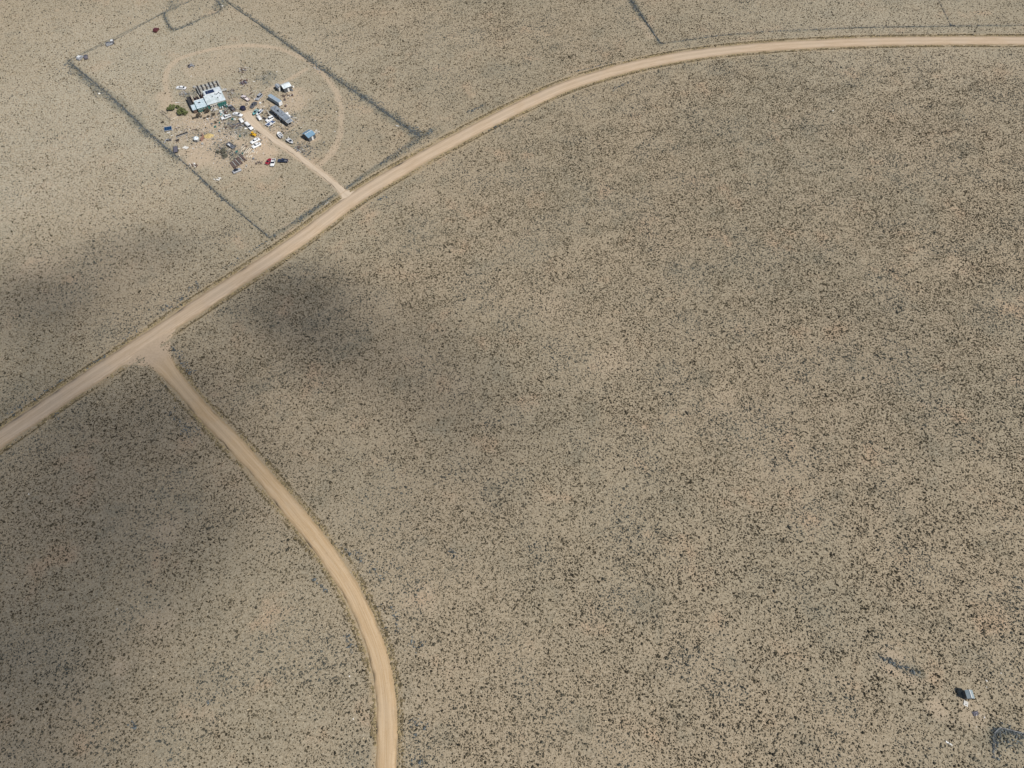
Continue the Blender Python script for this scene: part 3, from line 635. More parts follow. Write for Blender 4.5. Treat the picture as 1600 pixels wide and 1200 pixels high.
def hull(t, L, W, H, col, deck, deep=.5, z0=.5):
    st = [(-.5, .80), (-.3, .96), (0, 1.0), (.25, .86), (.40, .52), (.5, .05)]; V = []; fs = []
    for x, k in st:
        x *= L; hw = W / 2 * k
        V += [(x, -hw, z0 + H), (x, -hw * .9, z0 + H * .5), (x + (.0 if x < L * .3 else -.1 * L), 0, z0 + (0 if x < L * .3 else .2 * H)), (x, hw * .9, z0 + H * .5), (x, hw, z0 + H), (x, hw * .80, z0 + H * 1.02), (x, hw * .78, z0 + H * deep), (x, -hw * .78, z0 + H * deep), (x, -hw * .80, z0 + H * 1.02)]
    for i in range(len(st) - 1):
        for j in range(9): fs.append((i * 9 + j, i * 9 + (j + 1) % 9, (i + 1) * 9 + (j + 1) % 9, (i + 1) * 9 + j))
    fs += [tuple(range(9)), tuple(range((len(st) - 1) * 9, len(st) * 9))[::-1]]
    MB().add(V, fs).build('hull', col, t)
    MB().add([(-.46 * L, -.29 * W, z0 + H * deep + .02), (.22 * L, -.30 * W, z0 + H * deep + .02), (.22 * L, .30 * W, z0 + H * deep + .02), (-.46 * L, .29 * W, z0 + H * deep + .02),
              (-.46 * L, -.29 * W, z0 + H * deep + .08), (.22 * L, -.30 * W, z0 + H * deep + .08), (.22 * L, .30 * W, z0 + H * deep + .08), (-.46 * L, .29 * W, z0 + H * deep + .08)],
             [(0, 3, 2, 1), (4, 5, 6, 7), (0, 1, 5, 4), (1, 2, 6, 5), (2, 3, 7, 6), (3, 0, 4, 7)]).build('deck', deck, t)
def boat(label, stern, bow, W, col, deck=STEEL, L=None, engine=True, seats=2, group='old boats on trailers in the farmyard'):
    c, ln, rz = seg(stern, bow, 1.0); ln = L or max(ln, 2.6)
    t = thing('boat', label, 'boat', (c.x, c.y, 0), rz, group); hull(t, ln, W, .75, col, deck)
    for i in range(seats): MB().box((-.28 * ln + i * .28 * ln, 0, 1.12), (.35, W * .58, .22)).build('seat', WHITE, t)
    MB().prism([(.10 * ln, 1.22), (.02 * ln, 1.55), (.04 * ln, 1.57), (.15 * ln, 1.24)], [-W * .34, W * .34]).build('windscreen', GLASS, t)
    if engine: MB().box((-.53 * ln, 0, 1.25), (.35, .4, .75), top=.7).build('outboard_motor', BLACKM, t)
    fr = MB()
    for s in (-1, 1): fr.cyl((-.4 * ln, s * W * .3, .42), (.56 * ln, 0, .42), .05, n=5)
    fr.cyl((-.15 * ln, -W * .48, .35), (-.15 * ln, W * .48, .35), .05, n=5); fr.build('trailer_frame', STEEL, t)
    for s in (-1, 1): MB().cyl((-.15 * ln, s * W * .5 - .1, .32), (-.15 * ln, s * W * .5 + .1, .32), .32, n=12).build('wheel', BLACKM, t)
    return t
def flat_trailer(label, rear, front, W, deck, rail, L=None, load=0, group='trailers in the farmyard'):
    c, ln, rz = seg(rear, front, .7); ln = L or ln
    t = thing('trailer', label, 'trailer', (c.x, c.y, 0), rz, group)
    MB().box((0, 0, .62), (ln, W, .12)).build('deck', deck, t); r = MB()
    for s in (-1, 1): r.box((0, s * (W / 2 + .03), .80), (ln + .1, .16, .34))
    r.box((-ln / 2 - .05, 0, .80), (.14, W + .2, .34)); r.build('rail', rail, t)
    MB().cyl((ln / 2, -.5, .5), (ln / 2 + 1.0, 0, .5), .05, n=6).cyl((ln / 2, .5, .5), (ln / 2 + 1.0, 0, .5), .05, n=6).build('drawbar', STEEL, t)
    for i in range(load): MB().box(((i - load / 2 + .5) * ln / load * .8, (i % 2 - .5) * W * .3, .85), (ln * .25, W * .35, .35)).build('load_box', (WHITE, STEEL, DARKWOOD)[i % 3], t)
    wheels(t, (-.15 * ln,), W / 2 + .22, .32, .2); return t
def camper(label, rear, front, W, H, col, roof, group='trailers in the farmyard'):
    c, ln, rz = seg(rear, front, H)
    t = thing('camper_trailer', label, 'camper', (c.x, c.y, 0), rz, group)
    pr = [(-.5, .45), (-.5, H - .35), (-.44, H - .08), (-.36, H), (.36, H), (.46, H - .12), (.5, H - .6), (.42, .45)]
    MB().prism([(x * ln, z) for x, z in pr], [-W / 2, -W / 2 + .12, W / 2 - .12, W / 2], [(.98, -.08), (1, 0), (1, 0), (.98, -.08)]).build('body', col, t)
    MB().box((0, 0, H + .02), (ln * .7, W * .8, .05)).build('roof', roof, t)
    for x in (-.25, .22):
        for s in (-1, 1): MB().box((x * ln, s * (W / 2 + .005), H * .62), (ln * .2, .03, .5)).build('window', GLASS, t)
    dr = MB().box((-.02 * ln, -W / 2 - .01, H * .5), (.6, .04, H * .6)).build('door', WHITE, t); MB().box((-.02 * ln + .22, -W / 2 - .05, H * .5), (.05, .05, .12)).build('handle', STEEL, dr)
    MB().cyl((ln / 2 * .85, 0, .5), (ln / 2 + .8, 0, .45), .05, n=6).build('drawbar', STEEL, t); wheels(t, (-.05 * ln,), W / 2 - .08, .3, .2); return t

sedan('long white car parked alone left behind the white roofed house', (290.5, 137.8), (275.5, 136.2), P_WHITE)
sedan('white car with dark windows right below the navy round tank', (364.5, 177), (378.5, 180.5), P_WHITE)
pickup('white pickup with a grey open bed below the front yard of the house', (361, 180.5), (345.5, 185.5), P_WHITE, STEEL)
pickup('dull grey pickup with white spots between the green porch and the navy tank', (366, 172), (358.2, 164.5), P_GREY, STEEL, hoodcol=P_SILVER)
pickup('pinkish white old pickup above the navy round tank', (388.5, 156.5), (378, 149.8), P_PINK, SHEET)
sedan('dark grey car standing at the top of the driveway', (400, 159.5), (391.8, 168), P_GREY)
sedan('wagon with white hood and dark windows left of the long silver trailer', (408.5, 147.5), (400.5, 156), P_SILVER, kind='wagon', cat='car')
boat('teal boat at the left of the pair beside the driveway', (403, 170.5), (395.5, 178.8), 1.9, P_TEAL, STEEL)
boat('narrow white rimmed boat right of the teal boat', (410, 171), (401, 179.8), 1.9, P_WHITE, BLUED)
camper('small slim white trailer at the driveway edge below the boats', (402.3, 179.8), (406.8, 185.6), 1.5, 1.5, P_WHITE, WHITE)
sedan('white suv beside the blue decked trailer near the grey mobile home', (427, 183), (415.5, 189), P_WHITE, kind='wagon', cat='suv')
flat_trailer('white railed trailer with blue deck at the corner of the driveway', (417, 196), (428, 189.2), 2.3, BLUED, P_WHITE, load=1)
pickup('white pickup with covered bed on the lower left side of the driveway', (384.8, 193.2), (393.8, 201.8), P_WHITE, cap=True)
camper('tiny white teardrop trailer below the white car and the navy tank', (374.5, 184), (378.5, 189.5), 1.6, 1.5, P_WHITE, WHITE)
boat('round white boat with dark inside right of the driveway middle', (440.2, 214.8), (434.5, 205.8), 2.3, P_WHITE, STEEL, L=4.8)
boat('white motorboat beyond the round boat, left of the blue roofed shed', (448, 216.5), (458, 223.8), 2.1, P_WHITE, P_SILVER, L=4.9)
sedan('upper one of two white cars side by side below the yellow machine', (405, 216.2), (391.8, 223.2), P_WHITE)
sedan('lower one of two white cars side by side, close to the log piles', (407.2, 223.6), (394, 230.2), P_WHITE)
sedan('dark red car in the row at the lower right of the yard', (423.5, 248.5), (415.8, 256.2), P_RED)
pickup('white pickup between the dark red car and the navy truck', (428, 249), (425, 259.5), P_WHITE, BLACKM)
pickup('navy blue truck with cluttered bed at the right end of the lower row', (449.5, 251.5), (434, 250.8), P_NAVY, STEEL)
sedan('worn white and black car at the very bottom of the yard', (363.8, 269), (376, 264), P_SILVER, GLASS)
flat_trailer('grey frame trailer with two white bars beside the brush', (355.5, 223.8), (365.5, 231), 2.0, STEEL, P_GREY, load=2)
flat_trailer('small purple grey cart by the left fence', (274.8, 238), (274.2, 228.5), 1.9, P_PURP, P_GREY)
def wreck(label, px, py, L, W, rz, col, roof, top=True, name='wrecked_van', cat='wreck'):
    c = G(px, py, .8); t = thing(name, label, cat, (*c, 0), rz, 'wrecks along the far fence')
    MB().prism([(-L / 2, .3), (-L / 2, 1.1), (-L * .36, 1.75), (L * .12, 1.75), (L * .24, 1.1), (L * .48, 1.0), (L / 2, .35)], [-W / 2, -W / 2 + .14, W / 2 - .14, W / 2], [(.98, -.1), (1, 0), (1, 0), (.98, -.1)]).build('body', col, t)
    MB().box((-L * .12, 0, 1.78), (L * .46, W * .76, .05)).build('roof', roof, t)
    MB().prism([(L * .13, 1.66), (L * .235, 1.14), (L * .25, 1.15), (L * .145, 1.69)], [-W * .36, W * .36]).build('windshield', GLASS, t)
    MB().box((-L * .1, -W / 2 + .03, 1.38), (L * .35, .06, .3)).build('window', GLASS, t)
    for x in (-L * .32, L * .32):
        for s in (-1, 1): MB().cyl((x, s * (W / 2 - .1) - .1, .26), (x, s * (W / 2 - .1) + .1, .26), .27, n=10).build('wheel', RUST, t)
wreck('white wreck nearest the far left fence corner', 124.8, 90, 3.8, 1.9, R(70), P_SILVER, WHITE)
wreck('low dark wreck beside the white wreck at the far left fence corner', 134.5, 88.6, 3.6, 1.7, R(110), P_PURP, P_GREY)
wreck('grey wreck at the middle of the far left fence', 170.5, 68.5, 3.6, 1.9, R(35), P_SILVER, P_GREY)
wreck('black and white wreck touching the grey one at the far left fence', 175.2, 64.8, 3.6, 1.8, R(115), P_GREY, WHITE)
wreck('dark maroon wreck standing alone near the small pen', 243.8, 46.5, 3.7, 2.1, R(80), P_MAR, P_MAR)

# yellow loader
c, ln, rz = seg((400, 211.8), (392.5, 208.8), .8)
t = thing('loader', 'small bright yellow loader beside the two white cars', 'loader', (c.x, c.y, 0), rz)
MB().box((-.45, 0, .95), (1.7, 1.5, .7), top=.88).build('engine_cover', P_YEL, t)
MB().box((.45, 0, .62), (.9, 1.1, .35)).build('floor_plate', P_YEL, t); cb = MB()
for x in (.05, .85):
    for s in (-1, 1): cb.cyl((x, s * .5, .8), (x, s * .45, 2.0), .05, n=6)
cb.box((.45, 0, 2.03), (1.15, 1.25, .07)); cb.build('canopy', P_YEL, t); ar = MB()
for s in (-1, 1): ar.cyl((.3, s * .72, 1.1), (1.7, s * .66, .55), .08, n=6)
ar.build('lift_arm', P_YEL, t); MB().prism([(1.6, .15), (2.1, .12), (2.15, .2), (1.75, .3), (1.72, .85), (1.6, .85)], [-.9, .9]).build('bucket', P_YEL, t)
MB().box((.1, 0, 1.05), (.45, .5, .5)).build('seat', BLACKM, t); wheels(t, (-.75, .75), .82, .45, .3)

# ------------------------------------------------------------------ buildings
def shed(name, label, cat, corners, h, roofmat, wallmat, rise=.9, ridge='x', over=.18, door=True, windows=0, group=None, doorcol=None, rid=True):
    c, L, W, rz = rect(*corners, z=h); t = thing(name, label, cat, (c.x, c.y, 0), rz, group); l, w_ = L / 2 - over, W / 2 - over
    wl = MB().box((0, 0, h / 2 - .05), (2 * l, 2 * w_, h + .06))
    if ridge == 'x':
        for s in (-1, 1): wl.add([(s * l, -w_, h), (s * l, w_, h), (s * l, 0, h + rise * w_ / (W / 2)), (s * (l - .1), -w_, h), (s * (l - .1), w_, h), (s * (l - .1), 0, h + rise * w_ / (W / 2))], [(0, 1, 2), (5, 4, 3), (0, 3, 4, 1), (1, 4, 5, 2), (2, 5, 3, 0)])
    else:
        for s in (-1, 1): wl.add([(-l, s * w_, h), (l, s * w_, h), (0, s * w_, h + rise * l / (L / 2)), (-l, s * (w_ - .1), h), (l, s * (w_ - .1), h), (0, s * (w_ - .1), h + rise * l / (L / 2))], [(0, 1, 2), (5, 4, 3), (0, 3, 4, 1), (1, 4, 5, 2), (2, 5, 3, 0)])
    wl.build('wall', wallmat, t); th = .07
    if ridge == 'x': pr = [(-W / 2, h), (0, h + rise), (W / 2, h), (W / 2, h + th), (0, h + rise + th), (-W / 2, h + th)]; V = [(s * L / 2, y, z) for s in (-1, 1) for y, z in pr]
    else: pr = [(-L / 2, h), (0, h + rise), (L / 2, h), (L / 2, h + th), (0, h + rise + th), (-L / 2, h + th)]; V = [(x, s * W / 2, z) for s in (-1, 1) for x, z in pr]
    fs = [(i, (i + 1) % 6, 6 + (i + 1) % 6, 6 + i) for i in range(6)] + [(0, 5, 4, 1), (1, 4, 3, 2), (6, 7, 10, 11), (7, 8, 9, 10)]
    rf = MB().add(V, fs).build('roof', roofmat, t)
    if rid:
        if ridge == 'x': MB().box((0, 0, h + rise + th), (L, .22, .06)).build('ridge_cap', WHITE, rf)
        else: MB().box((0, 0, h + rise + th), (.22, W, .06)).build('ridge_cap', WHITE, rf)
    if door:
        d = MB().box((l * .1, -w_ - .02, .98), (.9, .06, 1.95)).build('door', doorcol or WHITE, t); MB().box((l * .1 + .35, -w_ - .07, 1.0), (.05, .06, .14)).build('handle', STEEL, d)
    for i in range(windows):
        x = -l + (i + .5) * 2 * l / windows
        if door and abs(x - l * .1) < .9: continue
        f = MB().box((x, -w_ - .015, h * .62), (1.0, .06, .8)).build('window', WHITE, t); MB().box((x, -w_ - .045, h * .62), (.84, .03, .64)).build('pane', GLASS, f)
    return t
shed('shed', 'shed with blue metal gable roof on the right side of the yard', 'shed', ((474.2, 207.8), (485.4, 201.2), (490.2, 210.4), (479.0, 217.4)), 2.4, ROOFB, WALLG, rise=1.0, ridge='x')
shed('shed', 'white roofed shed, the larger of the joined pair at the upper right of the yard', 'shed', ((437.8, 132.4), (450.4, 127.8), (455.2, 134.4), (442.6, 139.4)), 2.6, ROOFW, WALLG, rise=.8, ridge='x')
shed('shed', 'small grey shed, the lesser of the joined pair at the upper right of the yard', 'shed', ((429.4, 132.8), (436.2, 130.4), (438.2, 135.8), (432.2, 138.4)), 2.1, ROOFG, WALLG, rise=.5, ridge='y')
# long silver cargo trailer
c, L, W, rz = rect((423, 146.2), (439.6, 157.2), (435.6, 160.4), (418.6, 149.8), z=2.7)
t = thing('cargo_trailer', 'long pale blue box trailer standing above the grey mobile home', 'trailer', (c.x, c.y, 0), rz)
MB().box((0, 0, 1.6), (L, W, 2.1)).build('box_body', WALLB, t)
rf = MB().add([(-L / 2 - .03, -W / 2 - .03, 2.66), (L / 2 + .03, -W / 2 - .03, 2.66), (L / 2 + .03, W / 2 + .03, 2.66), (-L / 2 - .03, W / 2 + .03, 2.66), (-L / 2, -W / 4, 2.82), (L / 2, -W / 4, 2.82), (L / 2, W / 4, 2.82), (-L / 2, W / 4, 2.82)],
              [(0, 3, 2, 1), (4, 5, 6, 7), (0, 1, 5, 4), (1, 2, 6, 5), (2, 3, 7, 6), (3, 0, 4, 7)]).build('roof', ROOFS, t)
MB().box((0, -W / 2 - .03, 2.70), (L, .10, .10)).build('trim', WHITE, rf)
MB().box((L / 2 + .02, 0, 1.6), (.05, W * .96, 2.0)).build('rear_door', WHITE, t)
MB().box((-L * .1, 0, .48), (L * .9, W * .8, .16)).build('chassis', STEEL, t); wheels(t, (-.9, .1), W / 2 - .12, .42, .26)
MB().cyl((-L / 2, 0, .5), (-L / 2 - 1.1, 0, .5), .06, n=6).build('drawbar', STEEL, t)

# grey mobile home
MHz = 3.1
c, L, W, rz = rect((430.5, 163.5), (452.4, 183.2), (446.2, 189.0), (422.4, 169.6), z=MHz)
t = thing('mobile_home', 'long single storey mobile home with weathered grey roof beside the driveway', 'mobile home', (c.x, c.y, 0), rz)
MB().box((0, 0, MHz / 2 + .1), (L - .2, W - .3, MHz - .3)).build('wall', WALLG, t); MB().box((0, 0, .25), (L - .3, W - .4, .5)).build('skirting', DARKWOOD, t)
prf = [(-W / 2, MHz - .08), (W / 2, MHz - .08), (W / 2, MHz), (0, MHz + .28), (-W / 2, MHz)]
V = [(s * L / 2, y, z) for s in (-1, 1) for y, z in prf]
rf = MB().add(V, [(i, (i + 1) % 5, 5 + (i + 1) % 5, 5 + i) for i in range(5)] + [(4, 3, 2, 1, 0), (5, 6, 7, 8, 9)]).build('roof', ROOFG, t)
for x, y in ((-L * .38, .6), (-L * .30, -.5), (-L * .16, .3), (L * .05, .7), (L * .2, -.4)): MB().box((x, y, MHz + .3), (.5, .45, .24)).build('roof_vent', BLACKM if x > -L * .2 and x < 0 else STEEL, rf)
MB().box((-L * .12, -.2, MHz + .30), (1.3, .7, .14)).build('skylight', GLASS, rf)
for i in range(5):
    f = MB().box((-L / 2 + (i + .6) * L / 5.4, -W / 2 + .13, 1.95), (1.2, .06, .8)).build('window', WHITE, t); MB().box((-L / 2 + (i + .6) * L / 5.4, -W / 2 + .10, 1.95), (1.04, .03, .64)).build('pane', GLASS, f)
d = MB().box((L * .12, -W / 2 + .12, 1.55), (.9, .06, 2.0)).build('door', WHITE, t); MB().box((L * .12 + .36, -W / 2 + .07, 1.5), (.05, .05, .14)).build('handle', STEEL, d)
MB().box((L * .12, -W / 2 - .5, .45), (1.6, 1.2, .12)).box((L * .12, -W / 2 - 1.3, .2), (1.2, .4, .2)).build('step', WOOD, t)
# porch on the right end
pc, pl, pw = (L / 2 + 1.35, 0, 0), 2.5, W * .8; pb = MB()
for x in (L / 2 + .25, L / 2 + 2.5):
    for y in (-pw / 2, pw / 2): pb.cyl((x, y, 0), (x, y, 2.6), .06, n=6)
pb.build('porch_post', PALEWOOD, t); MB().box((L / 2 + 1.35, 0, .35), (2.5, pw, .12)).build('porch_floor', WOOD, t)
MB().box((L / 2 + 1.3, 0, 2.66), (2.5, pw + .3, .08)).build('porch_roof', ROOFG, t); fr = MB()
for s in (-1, 1): fr.box((L / 2 + 1.3, s * (pw / 2 + .1), 2.74), (2.5, .12, .08))
for s in (0, 1): fr.box((L / 2 + .1 + s * 2.4, 0, 2.74), (.12, pw + .3, .08))
fr.build('porch_trim', WHITE, t)

# main house
Hh = 3.0
c, L, W, rz = rect((317.2, 142.2), (342.4, 135.4), (352.6, 155.2), (326.0, 163.6), z=Hh + .25)
t = thing('house', 'rambling house with white sheet roofs, solar panels and green front porch', 'house', (c.x, c.y, 0), rz)
MB().box((0, 0, Hh / 2), (L - .5, W - .5, Hh)).build('wall', WALLC, t)
def slope(name, x0, x1, yA, zA, yB, zB, mat, th=.08, parent=t):
    V = [(x0, yA, zA), (x1, yA, zA), (x1, yB, zB), (x0, yB, zB)]; V += [(x, y, z + th) for x, y, z in V]
    return MB().add(V, [(0, 3, 2, 1), (4, 5, 6, 7), (0, 1, 5, 4), (1, 2, 6, 5), (2, 3, 7, 6), (3, 0, 4, 7)]).build(name, mat, parent)
yr = W * .06
rfar = slope('roof', -L / 2, L / 2, yr, Hh + 1.0, W / 2, Hh + .25, ROOFW); rnear = slope('roof', -L / 2 - .9, L / 2, -W / 2, Hh + .05, yr - .003, Hh + 1.0, ROOFM)
MB().box((0, yr, Hh + 1.10), (L, .25, .07)).build('ridge_cap', WHITE, rnear)
for sx in (-1, 1): MB().add([(sx * (L / 2 - .3), -W / 2 + .3, Hh - .02), (sx * (L / 2 - .3), W / 2 - .3, Hh - .02), (sx * (L / 2 - .3), W / 2 - .3, Hh + .25), (sx * (L / 2 - .3), yr, Hh + .96), (sx * (L / 2 - .3), -W / 2 + .3, Hh + .08),
    (sx * (L / 2 - .4), -W / 2 + .3, Hh - .02), (sx * (L / 2 - .4), W / 2 - .3, Hh - .02), (sx * (L / 2 - .4), W / 2 - .3, Hh + .25), (sx * (L / 2 - .4), yr, Hh + .96), (sx * (L / 2 - .4), -W / 2 + .3, Hh + .08)],
    [(0, 1, 2, 3, 4), (9, 8, 7, 6, 5), (0, 5, 6, 1), (1, 6, 7, 2), (2, 7, 8, 3), (3, 8, 9, 4), (4, 9, 5, 0)]).build('gable', WALLC, t)
def on_far(y): return Hh + 1.0 + (y - yr) / (W / 2 - yr) * (-.75) + .1
def on_near(y): return Hh + .05 + (y + W / 2) / (yr + W / 2) * .95 + .1
for i in range(4):
    x = -L / 2 + .9 + i * 1.12
    V = [(x, W * .12, on_far(W * .12) + .06), (x + 1.04, W * .12, on_far(W * .12) + .06), (x + 1.04, W * .40, on_far(W * .40) + .06), (x, W * .40, on_far(W * .40) + .06)]; V += [(a, b, z + .05) for a, b, z in V]
    MB().add(V, [(0, 3, 2, 1), (4, 5, 6, 7), (0, 1, 5, 4), (1, 2, 6, 5), (2, 3, 7, 6), (3, 0, 4, 7)]).build('solar_panel', SOLAR, rfar)
for x, y, a, b in ((.6, -.02, .5, .35), (1.3, -.06, .7, .4), (2.0, -.04, .6, .3), (2.7, .0, .7, .35), (3.4, -.10, .5, .5), (3.0, -.08, .4, .3), (-1.1, -.12, .3, .8), (1.2, -.26, .35, .9), (2.2, -.20, .3, .3)):
    MB().box((x, y * W, on_near(y * W) + .1), (a, b, .22)).build('roof_box', STEEL if int(x * 10) % 3 else BLACKM, rnear)
MB().cyl((-2.4, W * .2, Hh + .8), (-2.4, W * .2, Hh + 2.0), .12, n=8).build('chimney', STEEL, rfar)
# left wing with aqua roof, open maroon bays behind it
def loc(px, py, z):                       # photo point at height z -> house frame
    p = Vector(G(px, py, z)) - c; return p.x * math.cos(rz) + p.y * math.sin(rz), -p.x * math.sin(rz) + p.y * math.cos(rz)
A_, B_, C_, D_ = loc(303.8, 157.8, 2.8), loc(319.6, 153.6, 2.8), loc(325.4, 165.2, 2.4), loc(307.0, 170.6, 2.4)
lx0, lx1, wy1, wy0 = (A_[0] + D_[0]) / 2, -L / 2 + .28, (A_[1] + B_[1]) / 2, (C_[1] + D_[1]) / 2; wh = wy1 - wy0; wm = (wy0 + wy1) / 2
MB().box(((lx0 + lx1) / 2, wm, 1.18), (lx1 - lx0 - .4, wh - .5, 2.3)).build('wall', WALLT, t)
rw = slope('roof', lx0, lx1 - .2, wy0, 2.35, wy1, 2.9, ROOFT)
MB().box(((lx0 + lx1) / 2 - .1, wy1 - .05, 3.0), (lx1 - lx0, .3, .14)).build('flashing', WHITE, rw)
MB().box((lx0 + 2.2, wm + .9, 2.80), (1.4, .6, .25)).build('skylight', GLASS, rw)
MB().box((lx1 - 1.3, wm + .3, 2.76), (.3, 2.4, .12)).build('gutter', WALLT, rw)
pA, pC = loc(296.8, 164.6, 2.4), loc(304.8, 170.8, 2.2)
pr = slope('porch_roof', lx0 - 2.35, lx0 - .35, pC[1] - .3, 2.1, pA[1] - .3, 2.4, ROOFT); MB().box((lx0 - 1.3, (pA[1] + pC[1]) / 2 - .3, 1.0), (1.7, pA[1] - pC[1] - .4, 2.0)).build('porch_wall', DARKWOOD, t)
MB().box((lx0 - .18, wm, 2.45), (.3, wh * .9, .12)).build('gutter', WALLT, pr)
m0 = wy1 + .2; bx = (lx0 - .3, lx1 - .6); bw = bx[1] - bx[0]
MB().box((sum(bx) / 2, m0 + .75, 1.9), (bw - .2, 1.4, .14)).build('lean_to_roof', MAROON, t)
MB().box((sum(bx) / 2, m0 + 2.8, .5), (bw, 5.4, .9)).build('bay_floor', MAROON, t)
for i in range(4): MB().box((bx[0] + .5 + i * bw / 4, m0 + 3.6, 1.5), (.30, 3.8, 2.2)).build('bay_wall', (PALEWOOD, DARKWOOD)[i % 2], t)
for i in range(3): MB().box((bx[0] + 1.05 + i * bw / 4, m0 + 3.4, 1.2), (.42, 3.0, 1.5)).build('bay_bin', BLACKM, t)
MB().box((bx[0] - .15, m0 + 2.3, 1.65), (.25, 7.6, 3.3)).build('end_wall', DARKWOOD, t); MB().box((bx[0] + .05, m0 + 2.3, 3.34), (.14, 7.6, .08)).build('coping', PALEWOOD, t)
MB().box((bx[0] - 1.35, m0 + 2.2, 1.0), (2.1, 8.2, 2.0)).build('wall_shade_block', NEARBLACK, t)  # added dark block; its near-black colour stands in for the end wall's shade
MB().box((bx[1] + .1, m0 + 1.9, 1.6), (.34, 3.8, 3.0)).build('end_wall', WHITE, t)
# rear bays: partition walls running back from the house
MB().box((-.6, W / 2 + 4.2, 1.0), (L + 3.0, 7.6, 1.7)).build('bay_floor', BAYF, t)
for i in range(6):
    x = -L / 2 - 1.3 + i * 2.0
    MB().box((x, W / 2 + 4.6 - .2 * (i % 2), 1.15), (.55, 7.6 - 1.1 * (i % 3), 2.3 + .12 * (i % 2))).build('bay_wall', NEARBLACK, t)  # partitions near-black on every face
    MB().box((x + .42, W / 2 + 4.2, 1.2), (.16, 6.6, 2.2)).build('bay_wall', WOOD, t)
    if i < 5: MB().cyl((x + 1.15, W / 2 + 4.6, 1.85), (x + 1.15, W / 2 + 4.6, 2.5), .5, n=12).build('water_barrel', (CONC, WALLC, P_SILVER)[i % 3], t)
# green porch
gy = -W / 2 - .9; gp = MB()
gx0, gx1 = -.3, L / 2 - .2
for i in range(5): gp.cyl((gx0 + .2 + i * (gx1 - gx0 - .4) / 4, gy - .9, 0), (gx0 + .2 + i * (gx1 - gx0 - .4) / 4, gy - .9, 2.1), .07, n=6)
gp.build('porch_post', WALLT, t); MB().box(((gx0 + gx1) / 2, gy, .2), (gx1 - gx0, 2.0, .25)).build('porch_floor', DARKWOOD, t)
MB().box(((gx0 + gx1) / 2, -W / 2 + .14, 1.3), (gx1 - gx0, .12, 2.2)).build('porch_wall', WALLT, t); rr = MB()
for i in range(5): rr.box((gx0 + .3 + i * (gx1 - gx0 - .6) / 4, gy - .05, 2.2), (.12, 1.9, .10))
rr.box(((gx0 + gx1) / 2, gy - .9, 2.22), (gx1 - gx0, .14, .12)); rr.build('porch_rafter', WALLT, t)
for i in range(7): MB().box((gx0 + .5 + i * .62, gy - .3 + .5 * math.sin(i * 2.2), .6), (.75, .55, .9), rz=i * .7).build('crate', (ROOFT, WALLT, WHITE, BLACKM)[i % 4], t)
for i in range(4):
    f = MB().box((-L * .42 + i * 1.1, -W / 2 + .2, 1.7), (.8, .12, .9)).build('window', WHITE, t); MB().box((-L * .42 + i * 1.1, -W / 2 + .13, 1.7), (.64, .03, .74)).build('pane', GLASS, f)
for i in range(4):
    f = MB().box((lx0 + .9 + i * 1.3, wy0 + .22, 1.3), (.8, .08, .8)).build('window', WHITE, t); MB().box((lx0 + .9 + i * 1.3, wy0 + .17, 1.3), (.64, .03, .64)).build('pane', GLASS, f)
# right hand deck
MB().box((L / 2 + 1.0, W * .05, .3), (1.7, W * .75, .18)).build('side_deck', WOOD, t)
MB().box((L / 2 + 1.6, W * .48, .9), (3.0, 1.8, .10)).build('side_roof', CONC, t)
for x in (.4, 2.8):
    for y in (-.7, .7): MB().box((L / 2 + x, W * .48 + y, .45), (.1, .1, .9)).build('deck_post', WOOD, t)

# white domed hut with brown windbreak
c = G(306.2, 216.2, 1.5); t = thing('domed_hut', 'small white domed hut beside the curved brown earth wall', 'hut', (*c, 0), R(15))
MB().lathe([(1.30, 0), (1.32, 1.5)], 8).build('wall', CONC, t); MB().lathe([(1.42, 1.5), (1.36, 1.65), (.9, 2.15), (.4, 2.4), (.08, 2.46)], 8).build('roof', ROOFW, t)
MB().box((0, -1.26, .85), (.7, .08, 1.5)).build('door', WALLG, t); MB().cyl((.55, -.4, 2.1), (.55, -.4, 2.5), .12, n=8).build('vent', BLACKM, t)
c = G(312.4, 216.5); t = MB()
for i in range(9):
    a0, a1 = R(-50 + i * 12.5), R(-50 + (i + 1) * 12.5)
    V = []
    for a in (a0, a1):
        for r_, z in ((2.3, 0), (2.15, 1.7), (1.85, 1.7), (1.75, 0)): V.append((r_ * math.cos(a) * .9, r_ * math.sin(a) * 1.35, z))
    t.add(V, [(0, 4, 5, 1), (1, 5, 6, 2), (2, 6, 7, 3), (3, 7, 4, 0), (0, 1, 2, 3), (7, 6, 5, 4)])
tag(t.build('earth_wall', EARTH, loc=c), 'curved brown earth wall right of the white domed hut', 'wall')

# lone shed lower right
t = shed('shed', 'lone small shed with grey gable roof out on the steppe, lower right', 'shed', ((1508.6, 1078.0), (1520.2, 1078.6), (1521.8, 1091.2), (1509.4, 1091.6)), 2.3, ROOFL, WALLG, rise=.55, ridge='y', door=True, doorcol=WALLG)

